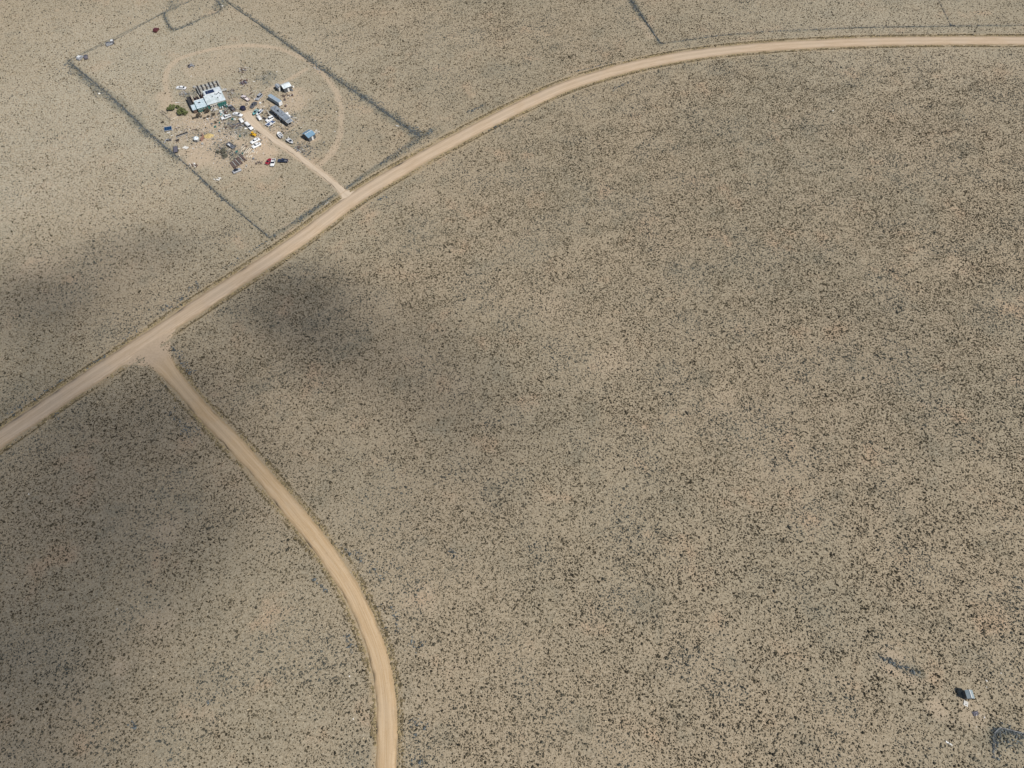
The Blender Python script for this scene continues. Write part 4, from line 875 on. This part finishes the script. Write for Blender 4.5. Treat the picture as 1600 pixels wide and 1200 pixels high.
# navy water tank and small things
def disc_tank(label, px, py, r, h, col, cat='tank', name='water_tank', dome=.25, group=None):
    c = G(px, py, h); t = thing(name, label, cat, (*c, 0), 0, group)
    MB().lathe([(r, 0), (r, h), (r * .9, h + dome * .4), (r * .4, h + dome * .9), (r * .1, h + dome)], 20).build('tank_body', col, t)
    MB().lathe([(r * .16, h + dome * .9), (r * .18, h + dome + .12)], 10).build('lid', BLACKM if col is not NAVY else NAVY, t); b = MB()
    for z in (.3, .6): b.lathe([(r + .02, h * z), (r + .02, h * z + .06)], 20)
    b.build('band', col, t); return t
disc_tank('big round navy blue water tank at the top end of the driveway', 379.0, 167.2, 1.35, 1.5, NAVY)
disc_tank('knee high dark drum touching the navy tank', 382.6, 169.3, .45, .6, P_GREY, name='drum', cat='drum')
disc_tank('white round tank behind the right part of the grey mobile home', 447.9, 176.6, .85, 1.2, P_WHITE)
disc_tank('smaller white tank near the right porch of the grey mobile home', 451.8, 180.6, .6, 1.0, P_WHITE)
disc_tank('cream barrel right of the larger white roofed shed', 457.7, 134.6, .45, .9, SHEET, name='barrel', cat='barrel')
disc_tank('pale round tub behind the left end of the house', 303.4, 135, .75, .8, CONC, name='tub', cat='tub', dome=.05)
disc_tank('brown drum on the bare dirt right of the grey mobile home', 446.0, 164.6, .5, .7, RUST, name='drum', cat='drum')

# solar table left
def panel_table(label, rear, front, W, col, n, tilt, hgt=.9):
    c, ln, rz = seg(rear, front, hgt); t = thing('solar_table', label, 'solar panels', (c.x, c.y, 0), rz)
    k = math.tan(tilt); V = lambda x0, x1, y0, y1, d: [(x0, y0, hgt + y0 * k + d), (x1, y0, hgt + y0 * k + d), (x1, y1, hgt + y1 * k + d), (x0, y1, hgt + y1 * k + d)]
    fc = [(0, 3, 2, 1), (4, 5, 6, 7), (0, 1, 5, 4), (1, 2, 6, 5), (2, 3, 7, 6), (3, 0, 4, 7)]
    MB().add(V(-ln / 2 - .12, ln / 2 + .12, -W / 2 - .25, W / 2 + .25, -.06) + V(-ln / 2 - .12, ln / 2 + .12, -W / 2 - .25, W / 2 + .25, 0), fc).build('frame', P_SILVER, t)
    for i in range(n):
        x0 = -ln / 2 + i * ln / n; MB().add(V(x0 + .02, x0 + ln / n - .02, -W / 2, W / 2, .004) + V(x0 + .02, x0 + ln / n - .02, -W / 2, W / 2, .04), fc).build('panel', col, t)
    for x in (-ln * .35, ln * .35):
        for y in (-W * .35, W * .35): MB().cyl((x, y, 0), (x, y, hgt + y * k - .05), .05, n=6).build('leg', STEEL, t)
panel_table('bright blue solar table near the left fence', (256.8, 201.6), (268.0, 199.8), 1.9, SOLARB, 3, R(18))
# rack of dark boxes
c, ln, rz = seg((275.8, 212.8), (293.2, 206.6), .5); t = thing('bin_rack', 'low grey rack holding a row of dark square bins', 'rack', (c.x, c.y, 0), rz)
MB().box((0, 0, .35), (ln, 1.15, .1)).build('shelf', P_PURP, t); MB().box((0, -.62, .4), (ln, .1, .35)).build('rail', CONC, t)
for i in range(9): MB().box((-ln / 2 + (i + .5) * ln / 9, .05, .62), (ln / 9 * .62, .7, .45)).build('bin', BLACKM, t)
for x in (-ln * .45, 0, ln * .45): MB().box((x, 0, .15), (.12, 1.0, .3)).build('leg', STEEL, t)

# ------------------------------------------------------------------ loose boards, beams, logs, scrap
def board(label, p, q, wd, mat, h=.08, z=.03, group=None, name='board', cat='board'):
    c, ln, rz = seg(p, q); n = 5; m = MB()
    V = []; F_ = []
    for i in range(n + 1):                       # a slightly cupped, bowed plank
        x = -ln / 2 + ln * i / n; b = .04 * math.sin(i * 1.9 + ln)
        V += [(x, -wd / 2 + b, 0), (x, wd / 2 + b, 0), (x, wd / 2 + b, h), (x, b, h * .85), (x, -wd / 2 + b, h)]
    for i in range(n):
        for j in range(5): F_.append((i * 5 + j, (i + 1) * 5 + j, (i + 1) * 5 + (j + 1) % 5, i * 5 + (j + 1) % 5))
    F_ += [(4, 3, 2, 1, 0), tuple(n * 5 + j for j in range(5))]
    return tag(m.add(V, F_).build(name, mat, loc=(c.x, c.y, z), rz=rz), label, cat, group)
board('long pale plank right below the larger white roofed shed', (447, 144.6), (453.6, 141.2), .45, SHEET)
board('bright plank on bare dirt, farther from the white roofed shed', (449.8, 150.8), (458.8, 147.2), .5, SHEET)
board('white board lying right of the grey mobile home porch', (457.6, 184.5), (463.8, 184.3), .5, SHEET)
board('narrow plank leaning behind the left half of the grey mobile home', (441.6, 173.2), (446.8, 169.6), .4, PALEWOOD)
board('white board standing off the near right corner of the grey mobile home', (453.0, 191), (454.0, 196), .55, SHEET)
board('white plank at the left end of the grey mobile home', (418.4, 173), (421, 179.6), .45, SHEET)
board('white sheet of siding in the shade of the grey mobile home', (426.2, 180), (432.2, 183.4), .8, SHEET)
board('thin white board left of the upper gravel path', (395, 127.7), (399, 127.6), .35, SHEET)
board('curved pale pipe right of the mobile home porch', (455.5, 185.6), (458.8, 192), .2, SHEET, name='pipe', cat='pipe')
board('long white board lying in the scrub near the lower right corner', (1477.5, 1158.4), (1488, 1164.6), .45, SHEET, .12)
board('pale board near the white sheet at the left of the yard', (274.6, 213.2), (279.4, 221), .35, CONC)
board('white plank left of the green trees', (273.4, 160.4), (280.2, 160.2), .4, SHEET)
board('pale board beside the small purple grey cart', (277.6, 232.4), (281.2, 232.2), .4, SHEET)
board('pale sheet just below the blue solar table', (261.2, 207.4), (266, 206.6), .8, SHEET, .05)
board('cream board between the solar table and the bin rack', (267, 211.8), (271, 211.4), .5, SHEET)
board('white scrap board by the upper right fence', (489.6, 105), (499.8, 110.0), .5, CONC)
board('broken white board by the right fence near the main road', (618, 196.2), (623.8, 197.6), .5, SHEET)
board('short pale board in the weeds at the mouth of the driveway', (507, 320), (513.6, 315.2), .45, CONC)
for p, q, l in (((250.2, 174.8), (258.4, 180.6), 'upper left edging timber of the garden bed below the green trees'), ((258.8, 181), (267, 188.6), 'lower left edging timber of the garden bed below the green trees'),
             ((268, 188), (279, 181.6), 'pale right edging timber of the garden bed below the green trees'), ((252.6, 173), (260, 177.4), 'inner edging timber at the top of the garden bed')):
    board(l, p, q, .35, PALEWOOD if 'pale' in l else WOOD, .3, group='garden bed edging')
names = ['lowest', 'second', 'third', 'fourth', 'topmost']
for i in range(4): board('pale plank %s in the fan of four by the brush pile' % ('first from left', 'second from left', 'third from left', 'rightmost')[i], (361.2 + i * 2.1, 209.6 - i * .5), (364.8 + i * 2.0, 215.8 - i * 1.0), .32, PALEWOOD, .12, group='fan of planks by the brush pile')
for i in range(7):
    x, y = 360.2 + i * 2.6, 254.4 - i * 1.9
    dx, dy = (7.5, 10.0) if i < 5 else (8.5, 9.5)
    board('long %s beam in the dark stack at the bottom of the yard, number %d counted from its left end' % (('rusty brown', 'pale edged')[i % 2], i + 1), (x + (i * 7 % 3) * .5, y + (i * 5 % 4) * .5), (x + dx - (i * 4 % 3) * .8, y + dy - (i * 3 % 4) * .7), .62 if i % 2 == 0 else .34, (RUST, CONC)[i % 2], .5, group='stack of long beams', name='beam', cat='beam')
    board('dark beam lying in the gap %d of the beam stack' % (i + 1), (x + 1.2, y - .9), (x + 1.2 + dx, y - .9 + dy), .3, DARKWOOD, .35, group='stack of long beams', name='beam', cat='beam')
def log(label, p, q, r):
    c, ln, rz = seg(p, q); m = MB(); n = 8; st = 6; V = []; F_ = []
    for i in range(st + 1):
        x = -ln / 2 + ln * i / st; rr = r * (1 - .25 * i / st) * (1 + .08 * math.sin(i * 2.3 + ln)); oy = .05 * math.sin(i * 1.1 + r * 40)
        for j in range(n): a = 2 * math.pi * j / n; V.append((x, oy + rr * math.cos(a), r + rr * math.sin(a)))
    for i in range(st):
        for j in range(n): F_.append((i * n + j, i * n + (j + 1) % n, (i + 1) * n + (j + 1) % n, (i + 1) * n + j))
    F_ += [tuple(range(n))[::-1], tuple(range(st * n, st * n + n))]
    tag(m.add(V, F_).build('log', PALEWOOD, loc=(c.x, c.y, 0), rz=rz), label, 'log', 'logs laid out in rows in the lower yard')
lg = [(377.0, 233.2, 380.6, 228.4), (379.2, 235.6, 383.8, 229.8), (376.2, 237.6, 379.0, 233.8), (382.0, 239.6, 387.4, 232.0), (384.6, 240.2, 390.4, 232.4), (387.2, 240.2, 393.6, 231.8), (390.0, 241.4, 394.2, 236.2),
      (393.6, 239.8, 397.2, 235.2), (396.4, 240.0, 399.2, 236.2), (385.2, 246.6, 389.0, 241.4), (388.8, 247.6, 391.8, 243.4), (379.8, 243.0, 382.2, 239.4), (391.6, 246.8, 395.0, 242.6), (400.0, 241.0, 402.2, 237.2)]
ordn = ['first', 'second', 'third', 'fourth', 'fifth', 'sixth', 'seventh', 'eighth', 'ninth', 'tenth', 'eleventh', 'twelfth', 'thirteenth', 'fourteenth']
for i, (a, b, c_, d) in enumerate(sorted(lg)): log('bleached log, %s from the left among the logs below the two white cars' % ordn[i], (a, b), (c_, d), .2 + .05 * (i % 3))
def scrap(label, px, py, r, mats, n, seed, long_=1.0, rz=0, name='scrap_pile', cat='scrap'):
    """a heap of bent frames, sheets, drums and bars"""
    g = random.Random(seed); t = thing(name, label, cat, (*G(px, py), 0), rz)
    for k, m in enumerate(mats):
        b = MB()
        for i in range(n):
            x, y = g.gauss(0, r * .42) * long_, g.gauss(0, r * .42); z = .15 + .5 * g.random() * math.exp(-(x * x + y * y) / (r * r))
            q = g.random()
            if q < .4: b.box((x, y, z), (.3 + g.random() * 1.1, .2 + g.random() * .6, .06 + g.random() * .4), g.random() * 3.1, g.uniform(-.4, .4))
            elif q < .7: b.cyl((x, y, z), (x + g.uniform(-1, 1), y + g.uniform(-1, 1), z + g.uniform(-.1, .5)), .05 + .05 * g.random(), n=6)
            else: b.cyl((x, y, 0), (x + .2, y, .45), .28, n=9)
        b.build(('sheet_metal', 'frame_bars', 'drums', 'offcuts')[k], m, t)
scrap('purple grey farm implement wreck alone above the long white car', 298.3, 103.5, 1.9, [P_PURP, P_SILVER, BLACKM], 9, 3)
scrap('long rusty row of scrap at the top of the yard', 380.5, 109.5, 2.2, [RUST, DARKWOOD, CONC], 12, 4, 1.9, R(12))
scrap('dark maroon scrap heap above the wagon and the old pickup', 380.5, 129.5, 2.3, [P_MAR, BLACKM, P_SILVER, P_PURP], 13, 5, 1.1, R(50))
scrap('heap of dark frames in the weeds right of the lower driveway', 467.5, 233.2, 2.6, [STEEL, DARKWOOD, CONC], 9, 6, 1.5, R(-45))
scrap('black and white junk by the left fence, below the solar table', 263, 219.5, 1.6, [BLACKM, P_SILVER, P_PURP], 8, 7)
scrap('dark square crate heap below the bin rack', 277.2, 220.6, .9, [BLACKM, DARKWOOD], 8, 8)
scrap('cluttered pile of white and dark goods under the green porch', 336, 172.5, 1.6, [WHITE, DARKWOOD, CONC], 8, 9, 1.8, R(20))
scrap('pile of grey and teal goods between the house and the white pickup', 347.5, 176.5, 2.4, [STEEL, P_TEAL, WHITE, DARKWOOD], 10, 10, 1.3)
scrap('jumble of pallets and frames off the right end of the house', 360.8, 144.5, 2.6, [WOOD, DARKWOOD, CONC], 11, 11, 1.1, R(-50))
scrap('low ring of grey junk left of the house under the long white car', 286.5, 147.5, 2.6, [STEEL, WOOD, CONC], 12, 12, 1.2)
scrap('scattered white and rusty junk close to the lower left fence', 303, 259, 1.7, [SHEET, RUST, DARKWOOD], 6, 13, 1.5)
scrap('low scatter of reddish bars left of the dark red car', 403, 256, 2.8, [RUST, WOOD], 8, 14, 1.2)
scrap('dark heap of tyres and parts between the driveway and the white suv', 412, 186, 1.8, [BLACKM, P_PURP], 7, 15)
scrap('grey timber heap in the brush under the tiny teardrop trailer', 364, 196, 3.2, [P_PURP, WOOD, STEEL], 13, 16, 1.3)
scrap('dark frames piled beside the white pickup with covered bed', 379, 196.5, 2.0, [STEEL, DARKWOOD], 9, 17, 1.6, R(-45))
scrap('faded heap of white rubble right behind the blue roofed shed', 493.5, 207, 1.3, [SHEET, WALLC], 9, 18)
scrap('bleached pipe frames standing on the grass below the yard', 341.5, 280, 2.2, [SHEET], 7, 19, 1.3)
scrap('small white cart load by the driveway top, above the navy tank', 386.6, 162.8, .8, [SHEET, WOOD], 6, 20)
scrap('heap of brown bricks and bars below the joined sheds', 444.8, 150.3, 1.6, [RUST, DARKWOOD], 8, 21, 1.6)
# straw heap
c = G(326.5, 213); V = []; n = 26; F_ = []
m = MB(); g = random.Random(5)
for k in range(5):
    cx, cy, rr, hh = g.uniform(-1.4, 1.4), g.uniform(-1.1, 1.1), g.uniform(.8, 1.5), g.uniform(.3, .8)
    m.lathe([(rr * (1 + .1 * g.random()), -.02), (rr * .92, hh * .35), (rr * .6, hh * .8), (rr * .15, hh)], 11, (cx, cy, 0), 1 + g.random() * .4, 1)
tag(m.build('straw_heap', STRAW, loc=c), 'pale yellow straw heap right of the brown earth wall', 'straw heap')
# crumpled white sheets
def sheet(label, px, py, a, b, rz, seed):
    g = np.random.default_rng(seed); n = 9; u, v = np.meshgrid(np.linspace(-1, 1, n), np.linspace(-1, 1, n)); z = .08 + .22 * g.random((n, n))
    e = 1 + .18 * (g.random((n, n)) - .5); X, Y = u * a * e, v * b * e; i = np.arange(n * n).reshape(n, n)
    V = [(x, y, q) for x, y, q in zip(X.ravel(), Y.ravel(), z.ravel())] + [(x, y, q - .03) for x, y, q in zip(X.ravel(), Y.ravel(), z.ravel())]
    f = np.stack([i[:-1, :-1], i[:-1, 1:], i[1:, 1:], i[1:, :-1]], -1).reshape(-1, 4)
    tag(MB().add(V, [tuple(k) for k in f] + [tuple(k[::-1] + n * n) for k in f]).build('tarp', SHEET, loc=G(px, py), rz=rz), label, 'tarp')
sheet('crumpled white tarp on the dirt below the bin rack', 290.2, 231, 1.4, .9, R(-25), 2)
sheet('small white tarp among the weeds beside the white pickup with covered bed', 384.8, 201, .8, .6, R(10), 3)
# two pallets and white stones near the lone shed
for i, (x, y) in enumerate(((1507.2, 1098.6), (1510.6, 1100.2))):
    t = thing('pallet', ('left', 'right')[i] + ' one of two white pallets at the foot of the lone small shed', 'pallet', (*G(x, y), 0), R(62), 'two white pallets')
    for k in range(5): MB().box(((k - 2) * .02, (k - 2) * .13, .16), (1.5, .10, .03)).build('slat', SHEET, t)
    for k in (-1, 0, 1): MB().box((k * .6, 0, .07), (.09, .62, .13)).build('bearer', WOOD, t)
def rock(label, px, py, r, seed, mat=None, group='pale stones scattered on the steppe'):
    g = np.random.default_rng(seed); V = TPL[seed % 24] * np.array([r, r * .8, r * .7]) + np.array([0, 0, -.02])
    tag(MB().add([tuple(v) for v in V], [tuple(f) for f in TF] + [(4, 3, 2, 1, 0)]).build('stone', mat or CONC, loc=G(px, py), rz=g.random() * 3), label, 'stone', group)
WST = pm('white_stone', (.72, .69, .63), (.55, .52, .47), .8)
for i, (x, y, r, l) in enumerate(((1541, 1064, .45, 'large white stone upper right of the lone small shed'), (1541.5, 1073.5, .35, 'pale stone just below the large white stone, right of the lone shed'), (1538, 1121, .3, 'white stone between the lone shed and the fence corner'),
        (1525.5, 1135.5, .25, 'small white stone left of the fence corner'), (1564, 1052, .25, 'small pale stone farthest to the right of the lone shed'), (45, 772, .35, 'white stone in the scrub on the far left below the main road'),
        (546, 1056.5, .3, 'white stone left of the side road'), (552, 1123, .25, 'little pale stone left of the side road, nearest the bottom'), (183, 951.5, .25, 'pale stone in the lower left scrub'), (1301, 173, .55, 'white boulder in the wide scrub below the curve of the main road'),
        (347.6, 9.3, .7, 'bright white stone in the far corner of the pen'), (155, 146.5, .8, 'pale boulder beside the tumbleweeds on the upper left fence'), (298.8, 119.4, .5, 'pale stone between the implement wreck and the house'),
        (409.3, 119.7, .5, 'white stone left of the weed patch above the sheds'), (432.6, 112.4, .5, 'small white stone right of the weed patch above the sheds'), (470.3, 199.4, .45, 'white stone above the blue roofed shed'), (492.8, 188.0, .4, 'white stone in the scrub upper right of the blue roofed shed'))):
    rock(l, x, y, r, i, WST)
sheet('dark grey folded tarp on the grass right above the fence corner', 1524, 1115, .9, .6, R(10), 7)
bpy.data.objects['tarp.002'].data.materials[0] = P_PURP

# ------------------------------------------------------------------ trees and bushes of the yard
def leafmat(name, a, b):
    m, N, L, P = newmat(name); L.new(mix(N, L, attr(N, 'tone'), a, b), P.inputs['Base Color']); P.inputs['Roughness'].default_value = .7; return m
LEAF = leafmat('green_leaves', (.045, .058, .018), (.26, .29, .11)); TWIG = leafmat('dry_twigs', (.06, .048, .035), (.20, .165, .12))
SCRUBM = leafmat('grey_green_twigs', (.09, .085, .06), (.25, .24, .18))
def tree(label, px, py, r, h, mat, n, cat, name, seed, group=None, size=.22, blobs=14):
    g = np.random.default_rng(seed); t = thing(name, label, cat, (*G(px, py, h * .5), 0), 0, group)
    tr = MB().cyl((0, 0, -.1), (.05, .05, h * .45), .12, .08, 7); cs = []
    for i in range(blobs):
        a = g.random() * 6.28; d = r * .80 * math.sqrt(g.random()); z = h * (.3 + .55 * g.random()) * (1 - .35 * d / r); c = np.array([d * math.cos(a), d * math.sin(a), z]); cs.append((c, r * g.uniform(.18, .38)))
        tr.cyl((.03, .03, h * .2), tuple(c), .06, .02, 5)
    tr.build('trunk', BARK, t)
    k = g.integers(0, blobs, n); cc = np.array([cs[i][0] for i in k]); rr = np.array([cs[i][1] for i in k])
    d = g.normal(0, 1, (n, 3)); d /= np.linalg.norm(d, axis=1)[:, None]; P = cc + d * (rr * g.random(n) ** .4)[:, None] * np.array([1, 1, .8]); P[:, 2] = np.abs(P[:, 2]) + .05
    u = g.normal(0, 1, (n, 3)); u /= np.linalg.norm(u, axis=1)[:, None]; v = np.cross(u, g.normal(0, 1, (n, 3))); v /= np.linalg.norm(v, axis=1)[:, None]
    s = size * g.uniform(.6, 1.3, (n, 1)); V = np.stack([P - u * s, P - v * s * .5, P + u * s, P + v * s * .5], 1).reshape(-1, 3)
    o = raw_mesh('crown', V, np.arange(4 * n).reshape(n, 4), mat, {'tone': np.repeat(np.clip(.5 + g.normal(0, .3, n) + (np.array([c[0][2] for c in cs])[k] / h - .6) * 0, 0, 1), 4)}); o.parent = t
tree('rounded green tree, the left one of two beside the house', 267.3, 167.5, 2.3, 3.0, LEAF, 2400, 'tree', 'tree', 1, 'green trees beside the house')
tree('wide green tree, the right one of two beside the house', 284.2, 173.6, 2.9, 3.2, LEAF, 3600, 'tree', 'tree', 2, 'green trees beside the house', blobs=22)
tree('small green bush touching the top of the wide green tree', 277.5, 166.8, 1.3, 2.0, LEAF, 1200, 'bush', 'bush', 3, blobs=6)
for i, (x, y, r, h, l) in enumerate(((323.2, 171.8, 2.2, 2.8, 'large brown leafless bush against the front of the house'), (310.4, 179.6, 2.0, 2.6, 'large grey brown bush in front of the left wing'), (333.2, 178.2, 1.2, 1.6, 'small dark bush right of the large brown bush'),
        (325.4, 181.4, .9, 1.2, 'small dry bush between the two large ones, lower'), (320, 184, .8, 1.0, 'low dry bush just right of the grey brown bush'), (302.8, 184.4, 1.0, 1.0, 'low spreading dry bush left of the grey brown bush'),
        (254, 190.6, .9, 1.1, 'dark bush left below the garden bed'), (336.5, 190.8, .9, 1.1, 'dark little bush on the dirt above the bare lot'), (345.5, 236, 2.3, 1.6, 'sprawling grey green bush beside the bare dirt lot'), (350.5, 243, 1.9, 1.4, 'brown thicket above the beam stack'))):
    tree(l, x, y, r, h, SCRUBM if 'grey green' in l or 'thicket' in l else TWIG, int(420 * r * r), 'bush', 'dry_bush', 20 + i, 'dry bushes of the yard', .16)


# ------------------------------------------------------------------ loose odds and ends of the yard, one object each
g = random.Random(77)
marks = [((325, 150), 'the main house'), ((438, 178), 'the grey mobile home'), ((379, 168), 'the navy tank'), ((396, 210), 'the yellow loader'), ((419.5, 252), 'the dark red car'), ((306, 217), 'the domed hut'), ((326.5, 213), 'the straw heap'),
         ((387, 237), 'the bleached logs'), ((369, 254), 'the beam stack'), ((482, 209), 'the blue roofed shed'), ((446, 134), 'the white roofed shed'), ((429, 154), 'the long box trailer'), ((262, 201), 'the solar table'), ((437, 210), 'the round boat'),
         ((360, 227), 'the grey frame trailer'), ((276, 172), 'the green trees'), ((290, 231), 'the white tarp'), ((381, 129), 'the maroon scrap heap'), ((353, 183), 'the white open bed pickup')]
looks = {'white_sheet': 'white', 'grey_steel': 'grey', 'dark_wood': 'dark brown', 'pale_concrete': 'pale grey', 'teal_wall_paint': 'dark teal', 'rusty_steel': 'rusty', 'black_rubber': 'black', 'pale_board': 'pale', 'weathered_wood': 'weathered'}
def odds(kind, word, mats, n):
    src = {}; named = {}
    for i in range(n):
        px, py = g.choice([(385, 190), (355, 195), (345, 225), (300, 205), (430, 180), (455, 195), (375, 240), (395, 155), (340, 178)]); px += g.gauss(0, 16); py += g.gauss(0, 11)
        c = G(px, py)
        if pdist(np.array([c[0]]), np.array([c[1]]), drive_c)[0] < 2.6 or (290 < px < 362 and 128 < py < 172): continue
        mt = mats[i % len(mats)]
        if mt.name not in src:
            m = MB()
            if kind == 'crate': m.box((0, 0, .24), (.8, .6, .48)); m.box((0, 0, .50), (.84, .64, .05)); m.box((0, .31, .24), (.86, .06, .1))
            elif kind == 'tyre':
                for k in range(14):
                    a0 = 2 * math.pi * k / 14; m.cyl((.30 * math.cos(a0), .30 * math.sin(a0), .12), (.30 * math.cos(a0 + .5), .30 * math.sin(a0 + .5), .12), .12, n=6)
            else: m.box((0, 0, .05), (2.2, .22, .06)); m.box((.1, .18, .12), (1.7, .20, .06), .15)
            o = m.build(kind, mt); src[mt.name] = o
        else: o = src[mt.name].copy(); C.objects.link(o)
        o.location = (c[0], c[1], .02); o.rotation_euler = (0, 0, g.random() * 3.14); s_ = g.uniform(.8, 1.5); o.scale = (s_, s_, s_)
        (mx, my), nm = min(marks, key=lambda q: (q[0][0] - px) ** 2 + ((q[0][1] - py) * 1.5) ** 2); dx, dy = px - mx, py - my
        side = ('right of' if dx > 0 else 'left of') if abs(dx) > abs(dy) else ('below' if dy > 0 else 'above')
        named.setdefault('%s %s %s %s' % (looks[mt.name], word, side, nm), []).append((dx * dx + dy * dy, o))
    for nm, L_ in named.items():
        L_.sort(key=lambda q: q[0])
        for k, (_, o) in enumerate(L_): tag(o, ('single ' if len(L_) == 1 else ('nearest ', 'second nearest ', 'third nearest ', 'fourth nearest ', 'fifth nearest ')[min(k, 4)]) + nm, kind, {'crate': 'loose crates in the yard', 'tyre': 'old tyres in the yard', 'plank': 'loose planks in the yard'}[kind])
odds('crate', 'crate', [SHEET, STEEL, DARKWOOD, CONC, WALLT, RUST], 44); odds('tyre', 'old tyre', [BLACKM], 20); odds('plank', 'pair of short planks', [PALEWOOD, WOOD, DARKWOOD], 30)
